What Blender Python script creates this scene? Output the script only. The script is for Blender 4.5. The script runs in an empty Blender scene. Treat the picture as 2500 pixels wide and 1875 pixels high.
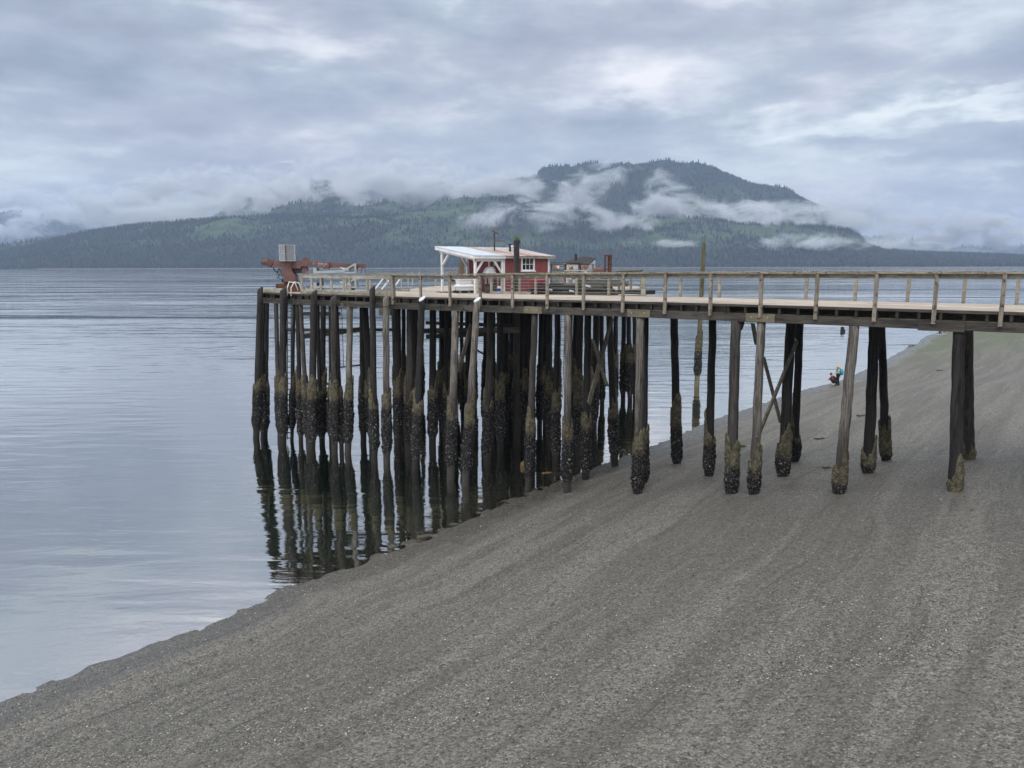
import bpy, bmesh, math, random
import numpy as np
from mathutils import Vector, Matrix
random.seed(7); rng = np.random.default_rng(7)
R = math.radians
scene = bpy.context.scene
COL = scene.collection

# ------------------------------------------------------------------ camera
FPX, CXP, CYP = 1880.0, 1250.0, 937.5
PITCH = math.atan((CYP-648.4)/FPX); ROLL = R(0.11)
cd = bpy.data.cameras.new('camera'); cam = bpy.data.objects.new('camera', cd); COL.objects.link(cam)
cd.sensor_width = 36; cd.lens = 36*FPX/2500; cd.clip_start = 0.1; cd.clip_end = 60000
cam.matrix_world = Matrix.Translation((0, 0, 10)) @ Matrix.Rotation(math.pi/2-PITCH, 4, 'X') @ Matrix.Rotation(-ROLL, 4, 'Z')
scene.camera = cam
scene.render.resolution_x = 1024; scene.render.resolution_y = 768
vs = scene.view_settings
scene.display_settings.display_device = 'sRGB'
vs.view_transform = 'Standard'; vs.look = 'None'; vs.gamma = 1; vs.exposure = 0.02
try: vs.use_curve_mapping = False
except Exception: pass
cy = scene.cycles
cy.volume_bounces = 1; cy.transparent_max_bounces = 24; cy.max_bounces = 8
cy.volume_max_steps = 128; cy.volume_step_rate = 0.5
cy.sample_clamp_indirect = 6

SUN_EL, SUN_AZ = R(50), R(200)   # azimuth from +Y clockwise: behind the camera, a little left

# ------------------------------------------------------------------ node helper
class G:
    def __init__(s, tree): s.t = tree; s.L = tree.links
    def n(s, kind, props=None, **inp):
        nd = s.t.nodes.new(kind)
        for k, v in (props or {}).items(): setattr(nd, k, v)
        for k, v in inp.items():
            key = int(k[1:]) if k[0] == 'i' and k[1:].isdigit() else k.replace('_', ' ')
            s.set(nd.inputs[key], v)
        return nd
    def set(s, sock, v):
        if isinstance(v, bpy.types.NodeSocket): s.L.new(v, sock)
        elif isinstance(v, (tuple, list)) and sock.type == 'RGBA' and len(v) == 3: sock.default_value = (*v, 1)
        else: sock.default_value = v
    def m(s, op, a, b=0.0, c=0.0, clamp=False):
        nd = s.t.nodes.new('ShaderNodeMath'); nd.operation = op; nd.use_clamp = clamp
        s.set(nd.inputs[0], a); s.set(nd.inputs[1], b); s.set(nd.inputs[2], c)
        return nd.outputs[0]
    def mix(s, f, a, b, mode='MIX'):
        nd = s.t.nodes.new('ShaderNodeMix'); nd.data_type = 'RGBA'; nd.blend_type = mode
        s.set(nd.inputs[0], f); s.set(nd.inputs[6], a); s.set(nd.inputs[7], b)
        return nd.outputs[2]
    def ss(s, v, a, b):
        nd = s.t.nodes.new('ShaderNodeMapRange'); nd.interpolation_type = 'SMOOTHSTEP'
        s.set(nd.inputs[0], v); nd.inputs[1].default_value = a; nd.inputs[2].default_value = b
        return nd.outputs[0]
    def noise(s, vec, scale=1., detail=4., rough=.55, dist=0.):
        return s.n('ShaderNodeTexNoise', Vector=vec, Scale=scale, Detail=detail, Roughness=rough, Distortion=dist).outputs[0]
    def map(s, vec, sc=(1, 1, 1), rot=(0, 0, 0), loc=(0, 0, 0)):
        return s.n('ShaderNodeMapping', Vector=vec, Scale=sc, Rotation=rot, Location=loc).outputs[0]
    def ramp(s, f, stops):
        nd = s.t.nodes.new('ShaderNodeValToRGB'); s.set(nd.inputs[0], f)
        el = nd.color_ramp.elements
        while len(el) < len(stops): el.new(0.5)
        for e, (p, c) in zip(el, stops): e.position = p; e.color = (*c, 1)
        return nd.outputs[0]
    def sep(s, v): nd = s.n('ShaderNodeSeparateXYZ', Vector=v); return nd.outputs
    def comb(s, x, y, z=0.): return s.n('ShaderNodeCombineXYZ', X=x, Y=y, Z=z).outputs[0]

# ------------------------------------------------------------------ world: overcast sky
world = bpy.data.worlds.new('World'); scene.world = world; world.use_nodes = True
g = G(world.node_tree); world.node_tree.nodes.clear()
sky = g.n('ShaderNodeTexSky'); sky.sky_type = 'NISHITA'; sky.sun_disc = False
sky.sun_elevation = SUN_EL; sky.sun_rotation = SUN_AZ; sky.air_density = 1.2; sky.dust_density = 3
tc = g.n('ShaderNodeTexCoord').outputs['Generated']
dx, dy, dz = g.sep(tc)
az = g.m('ARCTAN2', dx, dy); el = g.m('ARCSINE', dz)
zz = g.m('ADD', g.m('MAXIMUM', dz, 0.0), 0.16)
pl = g.comb(g.m('DIVIDE', dx, zz), g.m('DIVIDE', dy, zz), 0.0)
n1 = g.noise(g.map(pl, (0.55, 0.9, 1), loc=(3.1, 1.7, 0)), 1.0, 7, .55, .15)
ae = g.comb(az, g.m('MULTIPLY', el, 2.6), 0.0)
n2 = g.noise(g.map(ae, (2.9, 3.6, 1), loc=(0.4, 2.2, 0)), 1.0, 7, .56, .12)
n3 = g.noise(g.map(ae, (12, 14, 1), loc=(5, 1, 0)), 1.0, 6, .58, .15)
base = g.m('ADD', g.m('MULTIPLY', n1, .28), g.m('ADD', g.m('MULTIPLY', n2, .62), g.m('MULTIPLY', n3, .20))); base = g.m('ADD', g.m('MULTIPLY', g.m('SUBTRACT', base, .55), 1.55), .50)
wx = g.m('MULTIPLY', g.m('SUBTRACT', g.noise(g.map(ae, (9, 9, 1), loc=(9, 0, 0)), 1, 5, .55), .5), .17)
wy = g.m('MULTIPLY', g.m('SUBTRACT', g.noise(g.map(ae, (9, 9, 1), loc=(0, 9, 0)), 1, 5, .55), .5), .11)
az2 = g.m('ADD', az, wx); el2 = g.m('ADD', el, wy)
def blob(px, py, rx, ry, amp):
    global base
    a0 = math.atan((px-CXP)/FPX*1.0); e0 = math.atan((648-py)/FPX)
    a = g.m('DIVIDE', g.m('SUBTRACT', az2, a0), rx/FPX); b = g.m('DIVIDE', g.m('SUBTRACT', el2, e0), ry/FPX)
    r2 = g.m('ADD', g.m('MULTIPLY', a, a), g.m('MULTIPLY', b, b))
    base = g.m('ADD', base, g.m('MULTIPLY', g.m('EXPONENT', g.m('MULTIPLY', r2, -1.0)), amp))
for q in [(680, 150, 230, 60, .17), (850, 190, 260, 55, .12), (1180, 230, 150, 30, .1), (100, 180, 200, 40, .1), (1500, 262, 130, 40, .26), (1560, 185, 260, 60, .08),
          (2000, 340, 240, 22, .17), (2350, 325, 200, 18, .2), (2180, 150, 120, 70, .13), (1760, 40, 300, 60, .12), (1200, 20, 260, 50, .12),
          (90, 300, 90, 25, .12), (60, 450, 130, 45, .15), (420, 385, 260, 20, .08), (2420, 470, 160, 16, .12), (2150, 420, 200, 14, .08),
          (500, 290, 420, 60, -.12), (1000, 120, 240, 60, -.08), (1300, 110, 200, 50, -.07), (250, 60, 300, 60, -.06), (1470, 290, 70, 45, -.16),
          (2250, 250, 300, 40, -.07), (2300, 560, 400, 60, -.03), (1050, 420, 400, 50, -.04), (1950, 230, 200, 40, -.05), (600, 440, 350, 30, -.03)]:
    blob(*q)
cc = g.ramp(base, [(0.27, (.33, .37, .46)), (0.41, (.425, .468, .58)), (0.53, (.525, .565, .665)), (0.65, (.74, .775, .85)), (0.80, (.99, 1.0, 1.03))])
cc = g.mix(g.ss(g.noise(g.map(ae, (3, 4, 1), loc=(4, 4, 0)), 1, 3), .42, .6), cc, g.mix(1., cc, (.94, 1.0, .99), 'MULTIPLY'))
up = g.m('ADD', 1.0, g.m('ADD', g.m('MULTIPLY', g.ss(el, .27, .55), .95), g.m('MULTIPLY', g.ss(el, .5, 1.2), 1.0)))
cc = g.mix(g.ss(el, .32, .7), cc, g.mix(1., cc, (1.06, .98, .84), 'MULTIPLY'))
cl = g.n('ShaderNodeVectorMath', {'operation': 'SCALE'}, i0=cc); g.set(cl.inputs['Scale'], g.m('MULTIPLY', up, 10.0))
low = g.ss(el, -.06, .0)
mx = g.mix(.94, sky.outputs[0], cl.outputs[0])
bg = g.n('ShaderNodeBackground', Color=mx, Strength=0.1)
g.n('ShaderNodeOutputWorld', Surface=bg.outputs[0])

sd_ = bpy.data.lights.new('sun', 'SUN'); sun = bpy.data.objects.new('sun', sd_); COL.objects.link(sun)
sd_.energy = 1.5; sd_.angle = R(35); sd_.color = (1, .965, .92)
sdir = Vector((math.sin(SUN_AZ)*math.cos(SUN_EL), math.cos(SUN_AZ)*math.cos(SUN_EL), math.sin(SUN_EL)))
sun.rotation_euler = sdir.to_track_quat('Z', 'Y').to_euler()

# ------------------------------------------------------------------ mesh helpers
class MB:
    def __init__(s): s.v = []; s.f = []; s.m = []; s.cm = 0
    def add(s, vs_, fs):
        o = len(s.v); s.v += [tuple(map(float, q)) for q in vs_]; s.f += [tuple(i+o for i in q) for q in fs]; s.m += [s.cm]*len(fs); return s
    def box(s, c, d, M=None):
        x, y, z = (k/2 for k in d)
        vv = [Vector(p) for p in [(-x,-y,-z),(x,-y,-z),(x,y,-z),(-x,y,-z),(-x,-y,z),(x,-y,z),(x,y,z),(-x,y,z)]]
        if M is not None: vv = [M @ p for p in vv]
        c = Vector(c)
        return s.add([p+c for p in vv], [(0,3,2,1),(4,5,6,7),(0,1,5,4),(1,2,6,5),(2,3,7,6),(3,0,4,7)])
    def beam(s, a, b, w, h, up=(0, 0, 1)):
        a, b = Vector(a), Vector(b); d = (b-a); L = d.length; d.normalize(); up = Vector(up)
        if abs(d.dot(up)) > .98: up = Vector((0, 1, 0))
        x = d.cross(up).normalized(); y = x.cross(d).normalized()
        vv = []
        for p in (a, b):
            for i, j in ((-1,-1),(1,-1),(1,1),(-1,1)): vv.append(p + x*i*w/2 + y*j*h/2)
        return s.add(vv, [(0,3,2,1),(4,5,6,7),(0,1,5,4),(1,2,6,5),(2,3,7,6),(3,0,4,7)])
    def tube(s, pts, rads, n=10, cap=True, twist=0.):
        pts = [Vector(p) for p in pts]
        if not isinstance(rads, (list, tuple)): rads = [rads]*len(pts)
        vv = []; ref = None
        for i, p in enumerate(pts):
            d = (pts[min(i+1, len(pts)-1)]-pts[max(i-1, 0)]).normalized()
            if ref is None: ref = Vector((1, 0, 0)) if abs(d.x) < .9 else Vector((0, 1, 0))
            x = (ref-d*ref.dot(d)).normalized(); ref = x; y = d.cross(x)
            for k in range(n):
                a = 2*math.pi*k/n+twist; vv.append(p+(x*math.cos(a)+y*math.sin(a))*rads[i])
        fs = [(i*n+k, i*n+(k+1) % n, (i+1)*n+(k+1) % n, (i+1)*n+k) for i in range(len(pts)-1) for k in range(n)]
        if cap: fs += [tuple(reversed(range(n))), tuple((len(pts)-1)*n+k for k in range(n))]
        return s.add(vv, fs)
    def prism(s, poly, a, b):   # poly list of 3-D points, extruded by vector from a to b
        d = Vector(b)-Vector(a); n = len(poly); vv = [Vector(p) for p in poly]+[Vector(p)+d for p in poly]
        return s.add(vv, [tuple(reversed(range(n))), tuple(range(n, 2*n))]+[(i, (i+1) % n, n+(i+1) % n, n+i) for i in range(n)])
    def ball(s, c, r, n=10, m=7, sc=(1, 1, 1)):
        vv = [(c[0], c[1], c[2]-r*sc[2])]
        for i in range(1, m):
            t = math.pi*i/m
            for k in range(n):
                a = 2*math.pi*k/n; vv.append((c[0]+r*sc[0]*math.sin(t)*math.cos(a), c[1]+r*sc[1]*math.sin(t)*math.sin(a), c[2]-r*sc[2]*math.cos(t)))
        vv.append((c[0], c[1], c[2]+r*sc[2])); fs = []
        for k in range(n):
            fs.append((0, 1+(k+1) % n, 1+k)); fs.append((len(vv)-1, 1+(m-2)*n+k, 1+(m-2)*n+(k+1) % n))
        for i in range(m-2):
            for k in range(n): fs.append((1+i*n+k, 1+i*n+(k+1) % n, 1+(i+1)*n+(k+1) % n, 1+(i+1)*n+k))
        return s.add(vv, fs)
    def build(s, name, mat, parent=None, smooth=False, bevel=0.):
        me = bpy.data.meshes.new(name); me.from_pydata(s.v, [], s.f)
        mats = mat if isinstance(mat, (list, tuple)) else [mat]
        for q in mats: me.materials.append(q)
        if len(mats) > 1: me.polygons.foreach_set('material_index', s.m)
        if smooth: me.polygons.foreach_set('use_smooth', [True]*len(me.polygons))
        me.update()
        o = bpy.data.objects.new(name, me); COL.objects.link(o)
        if parent is not None: o.parent = parent
        if bevel:
            bv = o.modifiers.new('bevel', 'BEVEL'); bv.width = bevel; bv.segments = 1; bv.limit_method = 'ANGLE'
        return o
def tag(o, label=None, cat=None, group=None, kind=None):
    if label: o['label'] = label
    if cat: o['category'] = cat
    if group: o['group'] = group
    if kind: o['kind'] = kind
    return o
def empty(name, loc=(0, 0, 0), rz=0., label=None, cat=None, group=None):
    o = bpy.data.objects.new(name, None); COL.objects.link(o); o.location = loc; o.rotation_euler = (0, 0, rz)
    o.empty_display_size = .2
    return tag(o, label, cat, group)
def npmesh(name, V, F, mat, smooth=False, attr=None):
    me = bpy.data.meshes.new(name); V = np.asarray(V, np.float32); F = np.asarray(F, np.int32); k = F.shape[1]
    me.vertices.add(len(V)); me.vertices.foreach_set('co', V.ravel())
    me.loops.add(F.size); me.loops.foreach_set('vertex_index', F.ravel())
    me.polygons.add(len(F)); me.polygons.foreach_set('loop_start', np.arange(len(F))*k)
    try: me.polygons.foreach_set('loop_total', np.full(len(F), k))
    except Exception: pass
    me.update(calc_edges=True); me.validate()
    if smooth: me.polygons.foreach_set('use_smooth', np.ones(len(me.polygons), bool))
    for kx, val in (attr or {}).items():
        a = me.attributes.new(kx, 'FLOAT', 'POINT'); a.data.foreach_set('value', np.asarray(val, np.float32).ravel())
    me.materials.append(mat)
    o = bpy.data.objects.new(name, me); COL.objects.link(o); return o
def vnoise(x, y, seed=0):   # 2-D value noise
    xi = np.floor(x).astype(np.int64); yi = np.floor(y).astype(np.int64); xf = x-xi; yf = y-yi
    def h(a, b):
        n = (a*374761393+b*668265263+seed*974634777) & 0x7fffffff
        n = ((n ^ (n >> 13))*1274126177) & 0x7fffffff
        return ((n ^ (n >> 16)) & 0xffff)/65535.
    u = xf*xf*(3-2*xf); v = yf*yf*(3-2*yf)
    return (h(xi, yi)*(1-u)+h(xi+1, yi)*u)*(1-v)+(h(xi, yi+1)*(1-u)+h(xi+1, yi+1)*u)*v
def fbm(x, y, o=4, seed=0, g_=.5):
    s = 0; a = 1; t = 0
    for i in range(o): s = s+a*vnoise(x*2**i, y*2**i, seed+i); t += a; a *= g_
    return s/t

# ------------------------------------------------------------------ materials
def newmat(name):
    m = bpy.data.materials.new(name); m.use_nodes = True; m.node_tree.nodes.clear(); return m, G(m.node_tree)
def finish(g, col, rough=.8, metal=0., bump=None, bs=.3, bd=.01, spec=.35, **kw):
    p = g.n('ShaderNodeBsdfPrincipled', Base_Color=col, Roughness=rough, Metallic=metal)
    p.inputs['Specular IOR Level'].default_value = spec
    for k, v in kw.items(): g.set(p.inputs[k], v)
    if bump is not None:
        b = g.n('ShaderNodeBump', Strength=bs, Distance=bd, Height=bump); g.L.new(b.outputs[0], p.inputs['Normal'])
    o = g.n('ShaderNodeOutputMaterial'); g.L.new(p.outputs[0], o.inputs['Surface']); return p
def obj(g): return g.n('ShaderNodeTexCoord').outputs['Object']
def wood(name, c1, c2, st=(1, 1, 1), grain=18., isl=.25, spots=None, rough=.85, zdark=None, bump=.35, extra=None):
    m, g = newmat(name); P = obj(g); ri = g.n('ShaderNodeNewGeometry').outputs['Random Per Island']
    off = g.n('ShaderNodeVectorMath', {'operation': 'ADD'}, i0=P, i1=g.comb(g.m('MULTIPLY', ri, 37.), g.m('MULTIPLY', ri, 91.), g.m('MULTIPLY', ri, 17.))).outputs[0]
    n = g.noise(g.map(off, st), grain, 5, .65, .6); n2 = g.noise(g.map(off, st), grain*.22, 3, .6, .3)
    f = g.m('ADD', g.m('MULTIPLY', n, .6), g.m('MULTIPLY', n2, .4))
    col = g.mix(g.ss(f, .36, .64), c1, c2)
    cr = g.ss(g.noise(g.map(off, st), grain*2.2, 2, .5), .60, .72)
    col = g.mix(g.m('MULTIPLY', cr, .65), col, tuple(k*.35 for k in c1))
    big = g.noise(P, 1.1, 3, .6)
    col = g.mix(g.m('MULTIPLY', g.ss(big, .45, .7), .35), col, tuple(k*.55 for k in c2))
    sc = g.n('ShaderNodeVectorMath', {'operation': 'SCALE'}, i0=col)
    g.set(sc.inputs['Scale'], g.m('ADD', 1-isl, g.m('MULTIPLY', ri, 2*isl))); col = sc.outputs[0]
    for s_, th, c in (spots or []):
        k = g.ss(g.noise(P, s_, 4, .65), th, th+.07); col = g.mix(k, col, c)
    if zdark:
        zl = g.sep(P)[2]; col = g.mix(g.m('MULTIPLY', g.ss(zl, 1.1, .5), .75), col, (.03, .027, .023))
        z = g.sep(P)[2]; zz_ = g.m('ADD', z, g.m('MULTIPLY', g.noise(g.map(P, (5, 5, 1)), 1.5, 3), 1.6))
        col = g.mix(g.m('MULTIPLY', g.ss(zz_, zdark[0]+1.6, zdark[0]), zdark[1]), col, zdark[2])
    if extra: col = extra(g, P, col)
    finish(g, col, rough, bump=f, bs=bump, bd=.02); return m
M = {}
M['deck'] = wood('deck_wood', (.30, .245, .20), (.60, .53, .46), (.05, 1, 1), 14, .2)
M['rail'] = wood('weathered_rail_wood', (.17, .145, .115), (.36, .325, .26), (.25, 1, .6), 16, .15, [(7, .63, (.09, .075, .055)), (16, .66, (.06, .05, .04)), (3.2, .66, (.30, .32, .14))])
def moss_top(g, P, col):
    nz = g.sep(g.n('ShaderNodeNewGeometry').outputs['Normal'])[2]
    k = g.m('MULTIPLY', g.ss(nz, .5, .9), g.ss(g.noise(P, 5, 4, .7), .44, .56))
    return g.mix(g.m('MULTIPLY', k, .8), col, (.15, .16, .075))
M['railcap'] = wood('mossy_rail_cap_wood', (.15, .13, .1), (.40, .36, .28), (.2, 1, .6), 14, .2, [(9, .56, (.075, .06, .045)), (14, .62, (.5, .5, .44))], extra=moss_top)
M['post'] = wood('railing_post_wood', (.15, .122, .095), (.34, .295, .24), (1, 1, .12), 16, .15, [(7, .55, (.055, .045, .035)), (10, .62, (.45, .44, .37))])
M['beam'] = wood('dark_beam_wood', (.028, .025, .022), (.095, .085, .074), (.12, 1, 1), 10, .15, extra=moss_top)
M['splice'] = wood('splice_plate_wood', (.1, .085, .06), (.2, .17, .12), (.2, 1, 1), 10, .2, extra=moss_top)
M['joist'] = wood('joist_wood', (.02, .018, .016), (.06, .052, .045), (1, .12, 1), 10, .3)
M['block'] = wood('blocking_wood', (.045, .04, .036), (.11, .1, .088), (.2, 1, 1), 10, .45)
M['pile_dark'] = wood('creosoted_pile_wood', (.005, .005, .006), (.040, .037, .034), (1, 1, .06), 22, .35, zdark=(3.6, .7, (.02, .019, .018)))
M['pile_mid'] = wood('grey_brown_pile_wood', (.015, .014, .013), (.085, .076, .067), (1, 1, .06), 22, .3, zdark=(3.6, .7, (.03, .028, .025)))
M['pile_light'] = wood('silver_grey_pile_wood', (.03, .027, .025), (.245, .222, .195), (1, 1, .06), 20, .25, zdark=(4.2, .8, (.045, .04, .036)))
M['pile_top'] = wood('mossy_pile_wood', (.05, .045, .03), (.2, .18, .12), (1, 1, .1), 18, .2, [(5, .52, (.13, .14, .05))])
M['brace'] = wood('brace_wood', (.05, .046, .034), (.16, .145, .11), (.5, 1, .3), 14, .2)
M['timber'] = wood('stacked_timber_wood', (.035, .035, .028), (.15, .15, .12), (.12, 1, 1), 12, .35)
M['white'] = wood('white_painted_wood', (.78, .78, .79), (.84, .84, .84), (1, 1, 1), 6, .05, [(16, .70, (.45, .43, .4))], bump=.05)
M['whitepeel'] = wood('peeling_white_paint_wood', (.26, .245, .2), (.45, .43, .37), (.4, 1, .4), 12, .1, [(9, .58, (.2, .17, .12)), (15, .62, (.1, .085, .065)), (3, .66, (.34, .33, .2))])
M['whitecap'] = wood('white_cap_paint', (.6, .63, .68), (.7, .73, .78), (1, 1, 1), 5, .02, bump=.05)

def plain(name, col, rough=.6, metal=0., var=.2, sc=6., spec=.4, dirt=None, bump=0.):
    m, g = newmat(name); P = obj(g); n = g.noise(P, sc, 4, .6)
    c = g.mix(g.ss(n, .3, .7), tuple(k*(1-var) for k in col), tuple(min(1, k*(1+var)) for k in col))
    if dirt:
        c = g.mix(g.ss(g.noise(P, dirt[1], 5, .7), dirt[2], dirt[2]+.12), c, dirt[0])
    finish(g, c, rough, metal, bump=n if bump else None, bs=bump, spec=spec); return m
M['crane'] = plain('faded_red_crane_paint', (.155, .082, .075), .7, dirt=((.15, .055, .035), 5, .56), sc=3)
M['rust'] = plain('rusty_steel', (.13, .055, .035), .85, dirt=((.05, .025, .02), 8, .5))
M['darksteel'] = plain('dark_steel', (.03, .028, .028), .6)
M['rubber'] = plain('black_rubber', (.008, .008, .012), .5)
M['alu'] = plain('dull_aluminium', (.40, .43, .46), .5, .25, var=.12, dirt=((.27, .28, .29), 4, .55))
M['alud'] = plain('dark_aluminium', (.16, .18, .2), .5, .2)
M['cabpanel'] = plain('cab_panel_grey', (.25, .27, .28), .35, var=.1)
M['bin'] = plain('white_plastic', (.82, .82, .83), .45, var=.04, dirt=((.6, .6, .6), 9, .66))
M['orange'] = plain('orange_buoy_plastic', (.85, .15, .04), .5, var=.1)
M['yellow'] = plain('yellow_plastic', (.75, .33, .05), .5, var=.1)
M['bluep'] = plain('blue_plastic', (.03, .07, .35), .5)
M['rope'] = plain('pale_rope', (.36, .35, .3), .9, dirt=((.14, .16, .14), 20, .5))
M['net'] = plain('dark_netting', (.035, .035, .03), .9, dirt=((.12, .11, .09), 22, .52), bump=.5)
M['redbin'] = plain('red_plastic', (.33, .05, .06), .5, var=.08)
M['tan'] = plain('brown_canvas', (.15, .12, .095), .9, dirt=((.3, .25, .2), 6, .55))
M['blackpipe'] = plain('black_pipe_plastic', (.012, .013, .016), .45)
M['darkroof'] = plain('dark_roofing', (.03, .03, .033), .85)
M['paintw'] = plain('white_hull_paint', (.6, .63, .68), .6, var=.05)
M['poster'] = plain('poster_paper', (.5, .55, .58), .7, var=.06)
M['posterblue'] = plain('poster_blue_disc', (.05, .13, .24), .7)
M['glassd'] = plain('dark_window_glass', (.012, .013, .016), .08, spec=.7)
M['letter'] = plain('white_lettering', (.6, .55, .52), .8, dirt=((.26, .1, .082), 30, .5))
# barn-red board siding
m, g = newmat('red_board_siding'); P = obj(g); x, y, z = g.sep(P)
w = g.m('ADD', x, y)
fr = g.m('FRACT', g.m('MULTIPLY', w, 5.2)); gap = g.m('LESS_THAN', fr, .09)
idn = g.n('ShaderNodeTexWhiteNoise', {'noise_dimensions': '1D'}, W=g.m('FLOOR', g.m('MULTIPLY', w, 5.2))).outputs[0]
c = g.mix(g.ss(g.noise(g.map(P, (6, 6, .7)), 3, 4), .3, .7), (.20, .056, .060), (.275, .095, .098)); c = g.mix(g.m('MULTIPLY', idn, .3), c, (.2, .03, .035))
c = g.mix(g.m('MULTIPLY', gap, .7), c, (.07, .012, .013))
finish(g, c, .75, bump=g.m('SUBTRACT', 1., gap), bs=.6, bd=.01); M['red'] = m
# metal roof with rust
m, g = newmat('corrugated_metal_roof'); P = obj(g); x, y, z = g.sep(P)
band = g.m('ADD', g.noise(g.map(P, (1.6, .35, 1)), 1.6, 4, .6), g.m('MULTIPLY', x, .09))
k = g.m('MULTIPLY', g.ss(g.m('ADD', g.noise(g.map(P, (2.6, .3, 1)), 1.6, 5, .65), g.m('MULTIPLY', x, -.018)), .37, .47), g.ss(x, 1.95, 2.1))
c = g.mix(g.ss(g.noise(P, 3, 3), .3, .7), (.50, .56, .64), (.64, .69, .75))
c = g.mix(g.m('MULTIPLY', g.ss(x, 1.7, 2.0), .45), c, (.42, .36, .32))
c = g.mix(k, c, g.mix(g.noise(P, 9, 3), (.27, .105, .05), (.42, .21, .13)))
cor = g.m('SINE', g.m('MULTIPLY', x, 60.))
finish(g, c, .45, .15, bump=cor, bs=.5, bd=.01); M['roof'] = m
# barnacles above, mussels below (world height measured in the pier's own frame)
m, g = newmat('barnacle_and_mussel_crust'); P = obj(g); z = g.sep(P)[2]
v = g.n('ShaderNodeTexVoronoi', Vector=P, Scale=26.); hh = g.m('ADD', z, g.m('MULTIPLY', g.m('SUBTRACT', g.noise(P, 5, 3), .5), .9))
bar = g.mix(v.outputs['Distance'], (.03, .028, .02), (.245, .22, .15)); bar = g.mix(g.ss(g.noise(P, 6, 4, .7), .45, .6), bar, (.075, .062, .035))
mus = g.mix(g.ss(g.noise(P, 20, 4, .75), .50, .66), (.008, .008, .009), (.12, .116, .11))
mus = g.mix(g.ss(g.noise(P, 13, 2, .5), .64, .69), mus, (.36, .34, .31))
mud = g.mix(g.noise(P, 18, 3), (.035, .033, .026), (.1, .093, .075))
hs_ = g.m('ADD', hh, g.m('MULTIPLY', g.ss(g.sep(P)[0], 3., 13.), .45)); c = g.mix(g.ss(hs_, 2.7, 3.2), mus, bar); c = g.mix(g.m('MULTIPLY', g.ss(hh, .75, .35), .7), c, mud)
finish(g, c, .8, bump=v.outputs['Distance'], bs=.8, bd=.03, spec=.3); M['crust'] = m

# ------------------------------------------------------------------ beach and sea bed
def ray(x, y):
    u = (x-CXP)/FPX; v = (CYP-y)/FPX; c, s = math.cos(ROLL), math.sin(ROLL); u2 = u*c+v*s; v2 = -u*s+v*c
    return (u2, math.cos(PITCH)+v2*math.sin(PITCH), -math.sin(PITCH)+v2*math.cos(PITCH))
SH = np.array([(-40, -30), (-20, 3.5), (-12.1, 16.8), (-10.7, 18.6), (-9.1, 20.2), (-7.8, 21.9), (-7.3, 23.0), (-5.7, 24.6), (-4.7, 26.1), (-3.1, 28.0), (.1, 32.9), (2.1, 35.8), (6.6, 40.9),
               (11.3, 46.9), (21.7, 59.9), (28.2, 65.9), (36.4, 76.7), (48, 93.2), (63.4, 115.2), (80, 138), (101, 165), (140, 210), (260, 300), (900, 600)], float)
SDX = [-200, -60, -30, -1.3, 0, .9, 2.3, 5.5, 9.4, 13.3, 16.7, 26, 45, 80, 300]; SDZ = [-8, -7, -4.2, -.10, 0, .05, .26, .79, 1.45, 2.14, 2.81, 4.4, 6.0, 6.8, 12]
def sdist(X, Y):
    best = np.full(X.shape, 1e9); sg = np.ones(X.shape)
    for i in range(len(SH)-1):
        a, b = SH[i], SH[i+1]; ab = b-a; t = ((X-a[0])*ab[0]+(Y-a[1])*ab[1])/(ab@ab)
        if i > 0: t = np.maximum(t, 0)
        if i < len(SH)-2: t = np.minimum(t, 1)
        qx = X-a[0]-t*ab[0]; qy = Y-a[1]-t*ab[1]; d = np.hypot(qx, qy); k = d < best
        best = np.where(k, d, best); sg = np.where(k, np.sign(ab[1]*qx-ab[0]*qy), sg)
    return best*sg
def terr(X, Y, det=True):
    X = np.asarray(X, float); Y = np.asarray(Y, float); s = sdist(X, Y)
    s = s+(fbm(X*.35, Y*.35, 3, 5)-.5)*.5*np.clip(1-np.abs(s)/60, 0, 1)*np.clip(.35+np.abs(s)/8, 0, 1)
    z = np.interp(s, SDX, SDZ)
    if det:
        near = np.clip(1-np.hypot(X, Y-25)/70, 0, 1)
        z = z+near*((fbm(s*.9, (X*.5+Y*.85)*.10, 3, 11)-.5)*.11+(fbm(X*3, Y*3, 3, 3)-.5)*.06)
    return z
def lines(a, b, step, lo, hi):
    l = list(np.arange(a, b, step)); st = step; x = l[-1]
    while x < hi: st *= 1.16; x += st; l.append(min(x, hi))
    st = step; x = l[0]
    while x > lo: st *= 1.16; x -= st; l.insert(0, max(x, lo))
    return np.array(sorted(set(l)))
gx = lines(-16, 36, .17, -10500, 10500); gy = lines(9, 62, .2, -400, 11300)
XX, YY = np.meshgrid(gx, gy); ZZ = terr(XX, YY)
V = np.stack([XX, YY, ZZ], -1).reshape(-1, 3); nx = len(gx); ny = len(gy)
I = (np.arange(ny-1)[:, None]*nx+np.arange(nx-1)[None, :]).ravel(); F = np.stack([I, I+1, I+nx+1, I+nx], 1)
m, g = newmat('wet_grey_shingle'); P = obj(g)
n_s = g.noise(P, 22, 4, .7); vo = g.n('ShaderNodeTexVoronoi', Vector=P, Scale=15.)
vo2 = g.n('ShaderNodeTexVoronoi', Vector=P, Scale=34.)
r1 = g.sep(vo.outputs['Color']); r2 = g.sep(vo2.outputs['Color'])
sh_ = g.n('ShaderNodeAttribute', {'attribute_name': 'shore'}).outputs['Fac']; px_, py_, pz_ = g.sep(P)
alo = g.m('ADD', g.m('MULTIPLY', px_, .5), g.m('MULTIPLY', py_, .85))
big = g.noise(g.comb(g.m('MULTIPLY', sh_, .9), g.m('MULTIPLY', alo, .07), 0.), 1., 4, .6, .3)
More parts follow.
